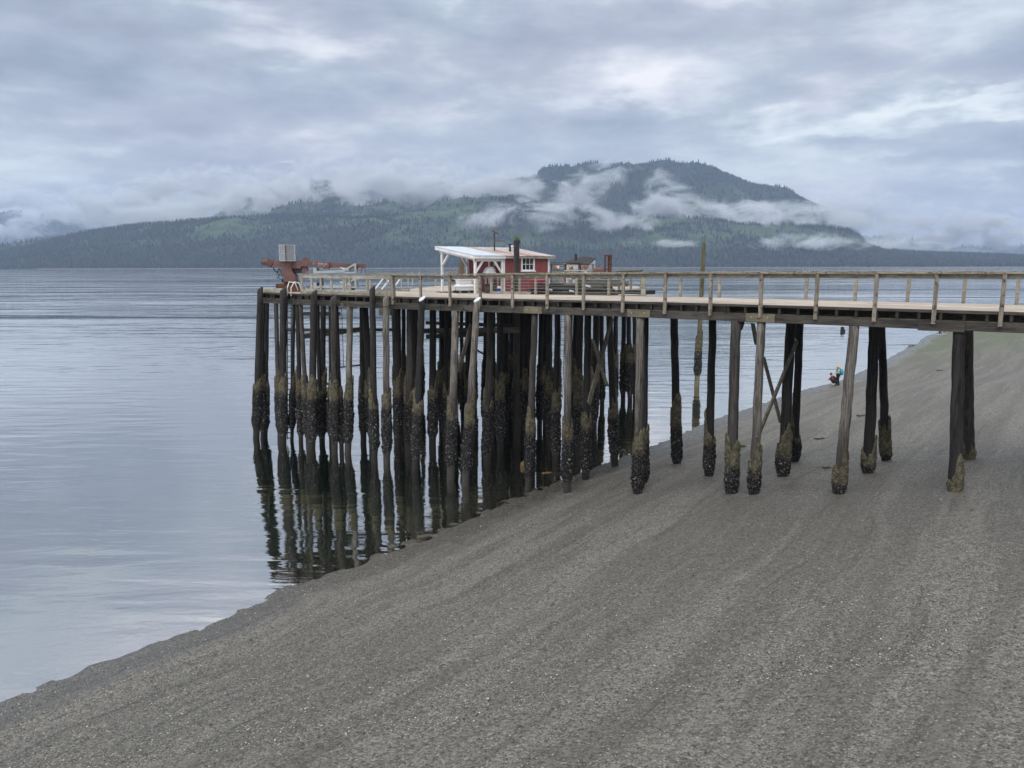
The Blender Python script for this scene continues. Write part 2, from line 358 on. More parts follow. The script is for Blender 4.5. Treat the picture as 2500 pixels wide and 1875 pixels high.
thin = g.noise(g.comb(g.m('MULTIPLY', sh_, 3.6), g.m('MULTIPLY', alo, .16), 5.), 1., 4, .65, .4)
c = g.mix(r1[0], (.022, .020, .0175), (.245, .228, .198)); c = g.mix(.5, c, g.mix(r2[1], (.015, .0135, .0115), (.335, .316, .278)))
c = g.mix(g.m('MULTIPLY', g.ss(big, .42, .58), .42), c, (.06, .054, .046)); c = g.mix(g.m('MULTIPLY', g.ss(thin, .56, .68), .42), c, (.035, .031, .026))
c = g.mix(g.m('MULTIPLY', g.ss(thin, .46, .36), .4), c, (.165, .16, .145))
c = g.mix(g.m('MULTIPLY', g.ss(r2[2], .982, .99), .6), c, (.45, .44, .39))
zb = g.sep(P)[2]
alg = g.noise(P, .22, 4, .6); far = g.ss(g.sep(P)[1], 62., 95.)
c = g.mix(g.m('MULTIPLY', g.m('MULTIPLY', g.ss(alg, .34, .50), far), .75), c, (.09, .115, .045))
wz = g.m('ADD', zb, g.m('MULTIPLY', g.m('SUBTRACT', g.noise(P, 1.2, 4, .65), .5), .22)); wet = g.ss(wz, .24, .10)
und = g.ss(zb, .02, -.1); c = g.mix(g.m('MULTIPLY', wet, .55), c, (.05, .045, .038)); c = g.mix(g.m('MULTIPLY', und, .5), c, (.13, .12, .085))
finish(g, c, g.m('SUBTRACT', .62, g.m('MULTIPLY', wet, .40)), bump=g.m('ADD', g.m('SUBTRACT', .8, vo.outputs['Distance']), g.m('MULTIPLY', n_s, .6)), bs=g.m('SUBTRACT', 1.0, g.m('MULTIPLY', wet, .55)), bd=.05, spec=.45); M['beach'] = m
SD_ = sdist(XX, YY); SD_ = SD_+(fbm(XX*.35, YY*.35, 3, 5)-.5)*.5*np.clip(1-np.abs(SD_)/60, 0, 1)
beach = npmesh('ground', V, F, m, True, {'shore': SD_})
tag(beach, 'dark grey shingle beach sloping down into the water', kind='structure')

# loose stones and shell bits lying on the shingle
m, g = newmat('loose_pebbles'); ri = g.n('ShaderNodeNewGeometry').outputs['Random Per Island']
c = g.ramp(ri, [(0, (.016, .016, .015)), (.35, (.06, .058, .053)), (.6, (.135, .13, .118)), (.88, (.25, .245, .22)), (.965, (.38, .37, .34)), (.985, (.55, .52, .44))])
finish(g, c, .6, spec=.5); M['peb'] = m
N = 150000
rr = rng.random(N); YD = 13+32*rr**1.5; XD = YD*(rng.random(N)*1.5-.72); s = sdist(XD, YD)
k = (s > -2.5) & (fbm(s*.9, (XD*.5+YD*.85)*.15, 3, 11)+(rng.random(N)-.5)*.5 > .43); XD, YD, s = XD[k], YD[k], s[k]; N = len(XD); ZD = terr(XD, YD)
sz = .008+.013*rng.random(N)**2+.02*(rng.random(N) > .996)
a = rng.random(N)*6.28; el_ = .6+.7*rng.random(N)
octv = np.array([(1, 0, 0), (.3, .9, .1), (-.8, .6, 0), (-.9, -.4, 0), (.2, -.95, 0), (0, 0, .55), (0.1, 0, -.4)])
V = np.repeat(octv[None], N, 0)*(1+.35*(rng.random((N, 7, 3))-.5)); V[:, :, 0] *= el_[:, None]
ca, sa = np.cos(a)[:, None], np.sin(a)[:, None]; vx = V[:, :, 0]*ca-V[:, :, 1]*sa; vy = V[:, :, 0]*sa+V[:, :, 1]*ca
tl = (rng.random((N, 1))-.5)*.7
V = np.stack([vx, vy, V[:, :, 2]+vx*tl], -1)*sz[:, None, None]+np.stack([XD, YD, ZD+sz*.15], -1)[:, None]
of = np.array([(0, 1, 5), (1, 2, 5), (2, 3, 5), (3, 4, 5), (4, 0, 5)]); F = (of[None]+(np.arange(N)*7)[:, None, None]).reshape(-1, 3)
tag(npmesh('pebbles', V.reshape(-1, 3), F, M['peb']), 'loose pale and grey pebbles strewn over the shingle', 'pebbles', kind='stuff')

# ------------------------------------------------------------------ water
m, g = newmat('sea_water'); P = obj(g); x, y, z = g.sep(P)
dist = g.n('ShaderNodeVectorMath', {'operation': 'LENGTH'}, i0=P).outputs['Value']
near_ = g.noise(g.map(P, (.16, .75, 1), rot=(0, 0, R(-58)), loc=(3, 1, 0)), 1.0, 3, .42, .5)       # low waves running along the shore
mid_ = g.noise(g.map(P, (.035, .22, 1), rot=(0, 0, R(-24)), loc=(5, 2, 0)), 1.0, 4, .48, .4)
far_ = g.noise(g.map(P, (.006, .028, 1), rot=(0, 0, R(-5)), loc=(2, 9, 0)), 1.0, 7, .53, .35)
zone = g.ss(g.noise(g.map(P, (.0025, .014, 1), loc=(1.4, 5, 0)), 1.0, 4, .6, .5), .44, .58)
zone2 = g.ss(g.noise(g.map(P, (.03, .05, 1), rot=(0, 0, R(-30)), loc=(8, 2, 0)), 1.0, 4, .6, .5), .38, .62)
h = g.m('ADD', g.m('MULTIPLY', near_, g.m('ADD', .042, g.m('MULTIPLY', g.ss(dist, 30., 70.), .012))),
        g.m('ADD', g.m('MULTIPLY', g.m('MULTIPLY', mid_, g.ss(dist, 35., 110.)), g.m('ADD', .015, g.m('MULTIPLY', zone2, .13))),
            g.m('MULTIPLY', g.m('MULTIPLY', far_, g.ss(dist, 90., 300.)), g.m('ADD', .12, g.m('MULTIPLY', zone, 2.2)))))
ring = g.noise(g.map(P, (2.2, 5.0, 1), rot=(0, 0, R(-20))), 1.0, 3, .5, .3)
h = g.m('ADD', h, g.m('MULTIPLY', ring, g.m('ADD', .0017, g.m('MULTIPLY', g.ss(g.noise(P, .12, 3), .42, .6), .0034))))
bp = g.n('ShaderNodeBump', Strength=1.0, Distance=1.0, Height=h).outputs[0]
fr = g.n('ShaderNodeFresnel', IOR=1.33, Normal=bp).outputs[0]
fk = g.m('MINIMUM', g.m('POWER', fr, .23), 1.0)
gl = g.n('ShaderNodeBsdfGlossy', Color=(1, .985, .96), Roughness=.01, Normal=bp)
tr = g.n('ShaderNodeBsdfTransparent', Color=(.82, .88, .84))
ms = g.n('ShaderNodeMixShader', i0=fk, i1=tr.outputs[0], i2=gl.outputs[0])
va = g.n('ShaderNodeVolumeAbsorption', Color=(.30, .62, .48), Density=.42)
vsn = g.n('ShaderNodeVolumeScatter', Color=(.35, .8, .65), Density=.025)
ad = g.n('ShaderNodeAddShader', i0=va.outputs[0], i1=vsn.outputs[0])
o = g.n('ShaderNodeOutputMaterial', Surface=ms.outputs[0], Volume=ad.outputs[0])
wb = MB(); X0, X1, Y0, Y1 = -10499, 10499, -399, 11299
wb.box(((X0+X1)/2, (Y0+Y1)/2, -4.3), (X1-X0, Y1-Y0, 8.6))
water = wb.build('water', m); tag(water, 'calm silvery sea inlet with low ripples', kind='structure')
M['water'] = m

# ------------------------------------------------------------------ hills, forests, far shore
def tanel(px, py): d = ray(px, py); return d[0]/d[1], d[2]/d[1]
def layer(name, pts, D, y0, ns, seed, rough, nr=90, back=.35, u0=-.86, u1=.86, label='', ampn=.25):
    U = np.linspace(u0, u1, ns); pu = [tanel(*p)[0] for p in pts]; pt = [tanel(*p)[1] for p in pts]
    top = 10+np.interp(U, pu, pt)*D
    v = np.linspace(0, 1+back, nr)
    yy = y0+(D-y0)*v; prof = np.where(v < 1, (np.sin(np.clip(v, 0, 1)*math.pi/2))**1.25*.7+.3*np.clip(v, 0, 1), 1-((v-1)/back)**1.5*.9)
    UU, VV = np.meshgrid(U, v); Y = np.repeat(yy[:, None], ns, 1); X = UU*Y
    rid = 1-np.abs(fbm(X/520+3, Y/900, 4, seed)*2-1); n = fbm(X/260, Y/300, 5, seed+9)
    ph = np.repeat(prof[:, None], ns, 1)
    H = np.maximum(top, 4)[None]*ph
    mask = np.clip(ph*(1-ph)*4, 0, 1)*(VV < 1)+.03
    H = H+np.maximum(top, 4)[None]*mask*((rid-.6)*ampn*1.2+(n-.5)*ampn)+(n-.5)*rough*np.clip(VV*3, 0, 1)
    H = H-6*(VV < .001)-1.0*(VV < .0)
    return X, Y, H, ph
def cutmask(X, Y, H, seed):
    n = fbm(X/330+seed, (Y*.5+H*2.2)/300, 4, seed+3); n2 = fbm(X/90, (Y*.5+H*2)/80, 3, seed+5)
    n3 = fbm(X/35, (Y*.5+H*2)/30, 2, seed+6)
    return np.clip((n*.5+n2*.3+n3*.2-.39)*4.6, 0, 1)*.85*np.clip((H-45-30*n2)/50, 0, 1)*np.clip((470-H+160*(n-.5))/150, 0, 1)
m, g = newmat('forested_hillside'); P = obj(g); cut = g.n('ShaderNodeAttribute', {'attribute_name': 'cut'}).outputs['Fac']
nn = g.noise(g.map(P, (.02, .02, .012)), 1, 6, .75); nf = g.noise(g.map(P, (.09, .09, .05)), 1, 4, .8)
c1 = g.mix(g.ss(nf, .35, .65), (.011, .02, .019), (.030, .048, .036))
c2 = g.mix(g.ss(nn, .38, .66), (.040, .07, .036), (.125, .18, .07)); c2 = g.mix(g.m('MULTIPLY', g.ss(nf, .46, .6), .5), c2, (.016, .03, .02))
c = g.mix(cut, c1, c2); finish(g, c, .95, bump=nf, bs=.8, bd=9., spec=.1); M['hill'] = m
L1p = [(-600, 640), (-200, 622), (0, 602), (122, 579), (244, 565), (305, 555), (366, 548), (447, 541), (610, 529), (800, 524), (1000, 520), (1085, 516), (1146, 500), (1207, 486), (1260, 480), (1330, 492), (1450, 512), (1600, 528), (1800, 540), (2007, 551), (2068, 561), (2092, 575), (2115, 598), (2160, 614), (2300, 622), (2500, 628), (2900, 630)]
L2p = [(-600, 646), (300, 600), (480, 552), (600, 500), (687, 478), (735, 476), (750, 490), (758, 462), (790, 460), (818, 464), (835, 485), (893, 484), (910, 478), (940, 486), (1000, 480), (1052, 462), (1085, 455), (1120, 470), (1200, 452), (1300, 440), (1390, 433), (1451, 423), (1512, 414), (1573, 416), (1634, 409), (1675, 421), (1742, 421), (1771, 433), (1824, 455), (1885, 465), (1930, 475), (2010, 510), (2080, 560), (2120, 600), (2200, 640), (2900, 646)]
L3p = [(-700, 560), (-100, 530), (0, 518), (41, 511), (73, 528), (102, 522), (163, 517), (203, 526), (244, 543), (285, 550), (300, 524), (346, 534), (407, 528), (500, 545), (700, 600), (1300, 620), (1900, 600), (2060, 582), (2170, 578), (2250, 590), (2330, 604), (2500, 600), (2700, 590), (3000, 600)]
layers = []
for nm, p, D, y0, ns, seed, rg, nr, an, lb in [('foothills', L1p, 4100, 3050, 560, 2, 14, 70, .3, 'low green hills behind the far shore'), ('mountain', L2p, 5600, 3500, 620, 5, 16, 90, .42, 'wooded mountain ridge with cloud on its flanks'), ('far_hills', L3p, 9300, 7600, 300, 9, 30, 40, .2, 'distant blue hills at the edge of the inlet')]:
    X, Y, H, ph = layer(nm, p, D, y0, ns, seed, rg, nr, ampn=an); ct = cutmask(X, Y, H, seed)
    if nm == 'far_hills': ct = ct*.1
    a_, b_ = X.shape; I = (np.arange(a_-1)[:, None]*b_+np.arange(b_-1)[None, :]).ravel(); F = np.stack([I, I+1, I+b_+1, I+b_], 1)
    o = npmesh('hills', np.stack([X, Y, H], -1).reshape(-1, 3), F, M['hill'], True, {'cut': ct}); tag(o, lb, kind='structure')
    layers.append((nm, X, Y, H, ct))
# low-tide flat along the far shore
m, g = newmat('far_tide_flat'); P = obj(g); finish(g, g.mix(g.noise(g.map(P, (.004, .02, 1)), 1, 4), (.06, .058, .05), (.14, .135, .12)), .9); M['flat'] = m
U = np.linspace(-.86, .86, 400); y_in = 2560+fbm(U*14, U*0, 4, 8)*330+np.where(U < -.35, 250, 0)*np.clip((-.35-U)*8, 0, 1)
rows = [(y_in, -.6), (y_in+60, .5), (np.full_like(U, 3060)+0*U, 2.2), (np.full_like(U, 3300)+0*U, 4.)]
V = np.concatenate([np.stack([U*yv, yv, np.full_like(U, zv)], -1) for yv, zv in rows]); nU = len(U)
I = (np.arange(len(rows)-1)[:, None]*nU+np.arange(nU-1)[None, :]).ravel(); F = np.stack([I, I+1, I+nU+1, I+nU], 1)
tag(npmesh('tide_flat', V, F, m), 'pale strip of tide flat along the far shore', kind='structure')
# conifers
m, g = newmat('far_conifer_foliage'); ri = g.n('ShaderNodeNewGeometry').outputs['Random Per Island']
finish(g, g.mix(ri, (.008, .016, .014), (.034, .054, .03)), .95, spec=.1); M['conif'] = m
def conifers(X, Y, H, hs, name, label):
    N = len(X); n = 6; hh = hs*(.65+.7*rng.random(N)); r = hh*.17*(.8+.5*rng.random(N)); a = rng.random(N)*6
    V = []
    for fz, fr_ in ((-.1, 1.), (.35, .62), (.38, .78), (.72, .3)):
        for k in range(n):
            t = a+k*2*math.pi/n; jit = fr_*(.7+.6*rng.random(N)); V.append(np.stack([X+np.cos(t)*r*jit, Y+np.sin(t)*r*jit, H+hh*(fz+.05*(rng.random(N)-.5))], -1))
    V.append(np.stack([X, Y, H+hh], -1)); V = np.stack(V, 1); f = []
    for i in (0, 1, 2):
        for k in range(n): f += [(i*n+k, i*n+(k+1) % n, (i+1)*n+(k+1) % n), (i*n+k, (i+1)*n+(k+1) % n, (i+1)*n+k)]
    for k in range(n): f.append((3*n+k, 3*n+(k+1) % n, 4*n))
    f = np.array(f); F = (f[None]+(np.arange(N)*(4*n+1))[:, None, None]).reshape(-1, 3)
    tag(npmesh(name, V.reshape(-1, 3), F, M['conif']), label, 'forest', kind='stuff')
for nm, X, Y, H, ct in layers:
    if nm == 'far_hills': nt, hs = 2500, 34
    elif nm == 'foothills': nt, hs = 30000, 16
    else: nt, hs = 32000, 19
    a_, b_ = X.shape; i = rng.integers(0, a_-1, nt*2); j = rng.integers(0, b_-1, nt*2); fu, fv = rng.random(nt*2), rng.random(nt*2)
    def ip(A): return (A[i, j]*(1-fu)+A[i, j+1]*fu)*(1-fv)+(A[i+1, j]*(1-fu)+A[i+1, j+1]*fu)*fv
    xs, ys, hz, cs = ip(X), ip(Y), ip(H), ip(ct); k = (cs < .08+.75*rng.random(nt*2)**1.8) & (hz > 2); xs, ys, hz = xs[k], ys[k], hz[k]
    if nm == 'foothills':   # shoreline belt
        nb = 7000; u = rng.random(nb)*1.66-.83; yb = 3060+rng.random(nb)**1.3*260; xs = np.append(xs, u*yb); ys = np.append(ys, yb)
        hb = np.interp(yb, [3050, 3300], [3, 22]); hz = np.append(hz, hb)
    if nm == 'mountain':    # crest trees
        nb = 3200; jj = rng.integers(0, b_-1, nb); kk = int(np.argmin(np.abs(np.linspace(0, 1.35, a_)-1)))+rng.integers(-4, 3, nb); ff = rng.random(nb)
        xs = np.append(xs, X[kk, jj]*(1-ff)+X[kk, jj+1]*ff); ys = np.append(ys, Y[kk, jj]); hz = np.append(hz, H[kk, jj]*(1-ff)+H[kk, jj+1]*ff-3)
    conifers(xs, ys, hz, hs, 'forest', {'foothills': 'dark conifer forest along the far shore and low hills', 'mountain': 'conifer forest on the mountain and its serrated crest', 'far_hills': 'conifers on the distant blue hills'}[nm])

# ------------------------------------------------------------------ haze and low cloud
m, g = newmat('thin_sea_haze')
pv = g.n('ShaderNodeVolumePrincipled', Color=(.56, .70, 1.0), Density=7.5e-5, Anisotropy=.0)
g.n('ShaderNodeOutputMaterial', Volume=pv.outputs[0])
hb = MB(); hb.box((0, 5400, 345), (21800, 12400, 712)); haze = hb.build('haze', m); tag(haze, 'thin bluish haze over the inlet', kind='stuff')
def cloudmat(name, lo_, hi_, k_):
    m, g = newmat(name); OC = obj(g); WP = g.n('ShaderNodeNewGeometry').outputs['Position']
    rad = g.n('ShaderNodeVectorMath', {'operation': 'LENGTH'}, i0=OC).outputs['Value']
    nz_ = g.noise(g.map(WP, (.0062, .0050, .0105)), 1.0, 8, .70, .6)
    nc = g.m('ADD', g.m('MULTIPLY', g.m('SUBTRACT', nz_, .5), 3.0), .5)
    dens = g.m('MULTIPLY', g.m('MULTIPLY', g.ss(g.m('SUBTRACT', nc, g.m('MULTIPLY', g.m('POWER', rad, 1.6), .62)), lo_, hi_), g.ss(rad, 1.0, .7)), k_)
    pv = g.n('ShaderNodeVolumePrincipled', Color=(.90, .945, 1.0), Density=dens, Anisotropy=.0); g.n('ShaderNodeOutputMaterial', Volume=pv.outputs[0]); return m
M['cloud'] = cloudmat('drifting_low_cloud', .10, .75, .013); M['wisp'] = cloudmat('torn_cloud_wisp', .17, .8, .016)
cb = MB(); cb.ball((0, 0, 0), 1.0, 16, 10)
cloud_me = None
def cloud(px, py, D, rx, rz, ry=None, tilt=0.):
    """px,py: where the bank hangs over the hills; rx,rz half sizes as seen (photo pixels), D distance in m"""
    global cloud_me
    u, t = tanel(px, py)
    for nm_, X_, Y_, H_, c__ in layers[:2]:          # keep it in front of the slope it hangs over
        col_ = int(np.clip(np.argmin(np.abs(X_[5]/Y_[5]-u)), 0, X_.shape[1]-1)); ok = np.where((H_[:, col_]-10)/Y_[:, col_] > t-.004)[0]
        if len(ok): D = min(D, float(Y_[ok[0], col_])-90)
    k = D/FPX
    if cloud_me is None:
        o = cb.build('low_cloud', M['cloud']); cloud_me = [o.data, o.data.copy()]; cloud_me[1].materials[0] = M['wisp']
    else: o = bpy.data.objects.new('low_cloud', cloud_me[0]); COL.objects.link(o)
    if px > 1290 and py > 430: o.data = cloud_me[1]
    o.location = (u*D, D, 10+t*D); o.scale = (rx*k, (ry or 260), rz*k); o.rotation_euler = (0, tilt, 0)
    tag(o, kind='stuff'); return o
CL = [(1000, 465, 4700, 380, 80), (730, 480, 4600, 260, 72), (1230, 462, 4700, 190, 62), (570, 505, 4600, 240, 60), (430, 525, 4500, 230, 42), (540, 455, 4900, 300, 70), (880, 430, 5000, 380, 55), (300, 500, 5200, 260, 70),
      (1430, 470, 4700, 180, 66, 260, -.35), (1330, 520, 4500, 170, 60), (1190, 535, 4300, 110, 44, 160, -.3), (1500, 540, 4300, 140, 40, 160),
      (1620, 500, 4500, 120, 100, 200, -.6), (1730, 525, 4600, 220, 56), (1910, 535, 4600, 290, 50), (1860, 508, 4700, 240, 24), (2090, 530, 4700, 240, 75),
      (1960, 592, 3900, 230, 30, 180), (2290, 560, 5200, 300, 80), (2450, 570, 5200, 260, 66), (2200, 600, 4300, 200, 28, 160), (1620, 594, 3900, 120, 16, 120),
      (50, 560, 8200, 130, 44, 300, -.3), (160, 525, 8200, 190, 30, 300), (330, 540, 8200, 220, 34, 300), (20, 490, 8600, 240, 34, 300)]
for c_ in CL:
    o = cloud(*c_)
for i, o in enumerate([o for o in COL.objects if o.name.startswith('low_cloud')]):
    o['label'] = 'soft grey cloud bank drifting across the forested hills'; o['group'] = 'low clouds on the hills'; o['category'] = 'cloud'

# ------------------------------------------------------------------ pier
PO = np.array([-5.80, 38.48]); PE = np.array([.80613, -.59174]); PN = np.array([.59174, .80613]); PROT = math.atan2(PE[1], PE[0])
def toW(s, t): q = PO+PE*s+PN*t; return float(q[0]), float(q[1])
def survey(px, py, t):      # point of the vertical plane t = const seen in that direction, in pier coordinates
    d = np.array(ray(px, py)); lam = (PN@PO+t)/(PN@d[:2]); q = d[:2]*lam-PO
    return (float(q@PE), t, float(10+d[2]*lam))
def dz(s): return .1*min(1, max(0, s/14.))
pier = empty('pier', (PO[0], PO[1], 0), PROT, 'long weathered timber pier on barnacle covered piles, railed walkway ending in a wide work platform', 'pier')

LT = ([-1, 0, 3.6, 5.2, 7.8, 10, 16.8, 24], [-11.1, -11.1, -11.6, -10.2, -7.7, -8.3, -11.9, -8])
RTt = ([-1, 4.97, 4.98, 7.4, 7.41, 9.3, 14, 18, 24], [31, 31, 9.8, 9.8, 6.45, 5.9, 4.9, 4.4, 1.0])
mb = MB(); t = -.0
k = 0
while t < 23.5:
    w_ = .19; tm = t+w_/2; l = float(np.interp(tm, *LT)); r_ = float(np.interp(tm, *RTt)); s = l
    first = True
    while s < r_-.05:
        L = 3.2+rng.random()*2 if not first else 1+rng.random()*3.5; first = False; e_ = min(r_, s+L); z0 = 8.5+dz((s+e_)/2)
        j = (rng.random()-.5)*.006
        mb.add([(s+.004, t+.004, z0-.08+dz(s)-dz((s+e_)/2)), (e_-.004, t+.004, z0-.08+dz(e_)-dz((s+e_)/2)), (e_-.004, t+w_-.004, z0-.08+dz(e_)-dz((s+e_)/2)), (s+.004, t+w_-.004, z0-.08+dz(s)-dz((s+e_)/2)),
                (s+.004, t+.004, z0+j+dz(s)-dz((s+e_)/2)), (e_-.004, t+.004, z0+j+dz(e_)-dz((s+e_)/2)), (e_-.004, t+w_-.004, z0+j+dz(e_)-dz((s+e_)/2)), (s+.004, t+w_-.004, z0+j+dz(s)-dz((s+e_)/2))],
               [(0,3,2,1),(4,5,6,7),(0,1,5,4),(1,2,6,5),(2,3,7,6),(3,0,4,7)])
        s = e_
    t += w_
mb.build('deck', M['deck'], pier)
mb = MB()
s = -11.1
while s < 31: e_ = min(31, s+4.5+rng.random()*1.5); mb.beam((s, -.035, 8.452+dz(s)), (e_-.01, -.035, 8.452+dz(e_)), .06, .09); s = e_
mb.build('edge_board', M['beam'], pier)
# joists and blocking
s = -10.9; jm = {}
while s < 30.5:
    L = 5.0 if s > 6 else (17. if s > -7.5 else 9.)
    if s < -7.5: L = 5.
    mb = MB(); q = dz(s); mb.box((s, L/2-.03, 8.295+q), (.085, L, .245)); mb.build('joist', M['joist'], pier)
    s += .625+(rng.random()-.5)*.05
s = -10.5
while s < 17:
    if rng.random() < (.55 if s < 10 else .9): mb = MB(); mb.box((s+.31, .12+.12*rng.random(), 8.29+dz(s)), (.5, .07, .235)); mb.build('blocking', M['block'], pier)
    s += .625
# longitudinal beams
def longbeam(t, breaks, w=.28, h=.3, mat='beam'):
    for a, b in zip(breaks[:-1], breaks[1:]):
        mb = MB(); mb.beam((a+.006, t+(rng.random()-.5)*.02, 8.02+dz(a)), (b-.006, t+(rng.random()-.5)*.02, 8.02+dz(b)), w, h); mb.build('beam', M[mat], pier, bevel=.012)
longbeam(.12, [-10.9, -7.4, -3.9, -.9, 3.0, 4.4, 8.4, 13.4, 18.2, 24.6, 31])
for t_ in (2.6, 4.8): longbeam(t_, [-10.5, -5, 0, 6, 12, 18.3, 24.4, 31])
for t_ in (7.2, 9.8, 12.6, 15.4): longbeam(t_, [-7.4, -2.5, 2.0, 5.0])
for a, b in ((7.9, 8.86), (12.96, 13.95), (17.75, 18.8)):
    mb = MB(); mb.box(((a+b)/2, -.065, 8.035+dz(a)), (b-a, .06, .30)); o = mb.build('splice_plate', M['splice'], pier, bevel=.008)
    nb = MB()
    for f in (.2, .75): nb.tube([(a+(b-a)*f, -.09, 8.05+dz(a)), (a+(b-a)*f, -.115, 8.05+dz(a))], .022, 8)
    nb.build('bolt', M['alu'], o)
mb = MB(); mb.box((24.0, -.07, 8.1), (1.3, .07, .34)); mb.build('splice_plate', M['beam'], pier)
# bull rail along the outer work face
mb = MB(); mb.box((-9.75, .12, 8.62), (2.2, .26, .24)); mb.build('bull_rail', M['whitepeel'], pier, bevel=.01)
mb = MB(); mb.box((-3.75, .12, 8.565), (7.2, .2, .13)); mb.build('bull_rail', M['rail'], pier, bevel=.01)
mb = MB(); mb.beam((-11.0, .3, 8.6), (-11.5, 3.5, 8.6), .22, .2); mb.build('bull_rail', M['rust'], pier)
for s_ in (-4.35, -3.7): mb = MB(); mb.box((s_, -.1, 7.98), (.16, .22, .2)); mb.build('block_end', M['splice'], pier)

PILES = [
(-10.51,-1.07,0,-10.3,-.42,8.73,.176,'fd'),(-10.29,-.83,0,-10.8,.12,7.93,.1,'d'),(-10.47,-.44,0,-10.46,.12,7.93,.114,'d'),(-8.54,-.89,0,-9.65,.12,7.93,.127,'m'),(-8.35,-.86,0,-8.22,-.42,8.73,.199,'fd'),
(-8.56,-.05,0,-8.05,.12,7.93,.097,'d'),(-7.61,-.15,0,-7.75,.12,7.93,.124,'d'),(-5.96,-.96,0,-7.46,.12,7.93,.124,'m'),(-5.82,-.86,0,-5.64,-.42,8.61,.192,'fd'),(-6.19,.13,0,-6.04,.12,7.93,.115,'d'),
(-6.64,.56,0,-5.56,.12,7.93,.15,'d'),(-4.04,-.79,0,-4.1,-.42,8.38,.162,'fm'),(-5.56,.22,0,-5.05,.12,7.93,.066,'d'),(-3.93,-.37,0,-4.56,.12,7.93,.116,'d'),(-3.57,-.27,0,-3.45,.12,7.93,.169,'l'),
(-3.63,1.61,0,-3.93,1.61,7.93,.195,'d'),(-4.5,1.72,0,-4.24,1.72,7.93,.163,'d'),(-.96,-.81,0,-1.16,-.42,8.9,.16,'fd'),(-.35,-.53,0,-.23,-.42,8.47,.168,'fl'),(-2.49,2.44,0,-2.25,2.44,7.93,.184,'d'),
(-3.6,3.92,0,-3.26,3.92,7.93,.104,'d'),(-.63,1.34,0,-.26,1.34,7.93,.19,'m'),(-2.54,3.89,0,-2.26,3.89,7.93,.103,'d'),(1.81,-.73,0,2.21,-.42,8.46,.164,'fdc'),(-.54,3.13,0,-.32,3.13,7.93,.191,'d'),
(-3.06,6.78,0,-2.91,6.78,7.93,.183,'d'),(-.34,3.98,0,-.1,3.98,7.93,.133,'d'),(4.16,-.81,0,3.84,.12,7.93,.18,'l'),(5.45,-1.28,0,5.57,-.42,8.49,.161,'flc'),(3.86,2.36,0,4.16,2.36,7.93,.176,'m'),
(2.83,4.86,0,2.83,4.86,7.93,.179,'d'),(-1.01,10.49,0,-.84,10.49,7.93,.133,'d'),(1.37,8.3,0,1.38,8.3,7.93,.142,'d'),(8.25,-.23,.03,8.35,.12,7.93,.148,'m'),(2.4,7.85,0,2.55,7.85,7.93,.173,'d'),
(.85,9.59,0,.85,9.59,7.93,.165,'d'),(1.23,11.65,0,1.14,11.65,7.93,.159,'d'),(6.55,4.61,0,6.63,4.61,7.93,.153,'d'),(.82,12.75,0,.82,12.75,7.93,.139,'d'),(10.12,.08,.26,10.06,.12,7.93,.157,'l'),
(-.29,17.72,0,-.08,17.72,7.93,.232,'d'),(9.59,2.52,.2,9.61,2.52,7.93,.167,'d'),(.93,15.33,0,1.09,15.33,7.93,.145,'d'),(-.25,20.12,0,-.21,20.12,7.93,.158,'d'),(.74,19.62,0,.53,19.62,7.93,.156,'d'),
(-.87,6.68,0,-.87,6.68,7.93,.16,'d'),(-3.95,9.8,0,-3.95,9.8,7.93,.125,'d'),(-1.87,9.41,0,-1.71,9.41,7.93,.113,'d'),(.17,5.85,0,.09,5.85,7.93,.138,'d'),(9.4,5.7,.14,8.91,5.7,7.93,.166,'d'),
(1.67,19.7,0,1.67,19.7,7.93,.16,'d'),(.53,23.1,0,.56,22.9,7.93,.17,'d'),(1.34,22.68,0,1.11,22.5,7.93,.168,'d'),(1.6,23,0,1.44,22.8,7.93,.148,'d'),(13.5,.1,.78,13.46,.12,7.93,.167,'l'),(12.9,1.91,.69,12.8,1.91,7.93,.114,'d'),
(12.49,6.19,.57,12.69,4.9,7.93,.179,'d'),(15.32,3.14,1.08,15.23,3.14,7.93,.163,'d'),(17.42,.12,1.44,17.32,.12,7.93,.19,'m'),(18.32,-.01,1.61,18.27,.12,7.93,.159,'l'),(18.46,3.01,1.62,18.46,3.01,7.93,.198,'d'),
(17.95,6.31,1.47,18.26,4.9,7.93,.16,'d'),(21.24,.16,2.12,21.4,.12,7.93,.179,'l'),(21.51,3.46,2.15,21.37,3.46,7.93,.193,'d'),(21.66,6.01,2.14,21.32,4.9,7.93,.154,'d'),(24.75,.07,2.81,24.49,.12,7.93,.186,'d'),(24.59,5.59,2.72,24.2,4.9,7.93,.193,'m')]
# inner rows under the platform, seen as dark posts between the outer ones
for px, t_ in [(968, 9), (985, 11.5), (1010, 8.5), (1028, 13), (1100, 7), (1112, 12), (1150, 9.5), (1158, 14), (1200, 7), (1206, 12), (1246, 15), (1272, 10), (1284, 13.5), (1298, 8), (1318, 11), (1340, 7.5), (1362, 13), (1392, 9), (1402, 13.5), (1412, 6.5), (1440, 9.5), (1452, 12.5), (1296, 16.5), (1190, 15), (1234, 9)]:
    s_, _, _ = survey(px, 900, t_); PILES.append((s_, t_, 0, s_+(rng.random()-.5)*.4, t_, 7.93, .13+.05*rng.random(), 'd'))

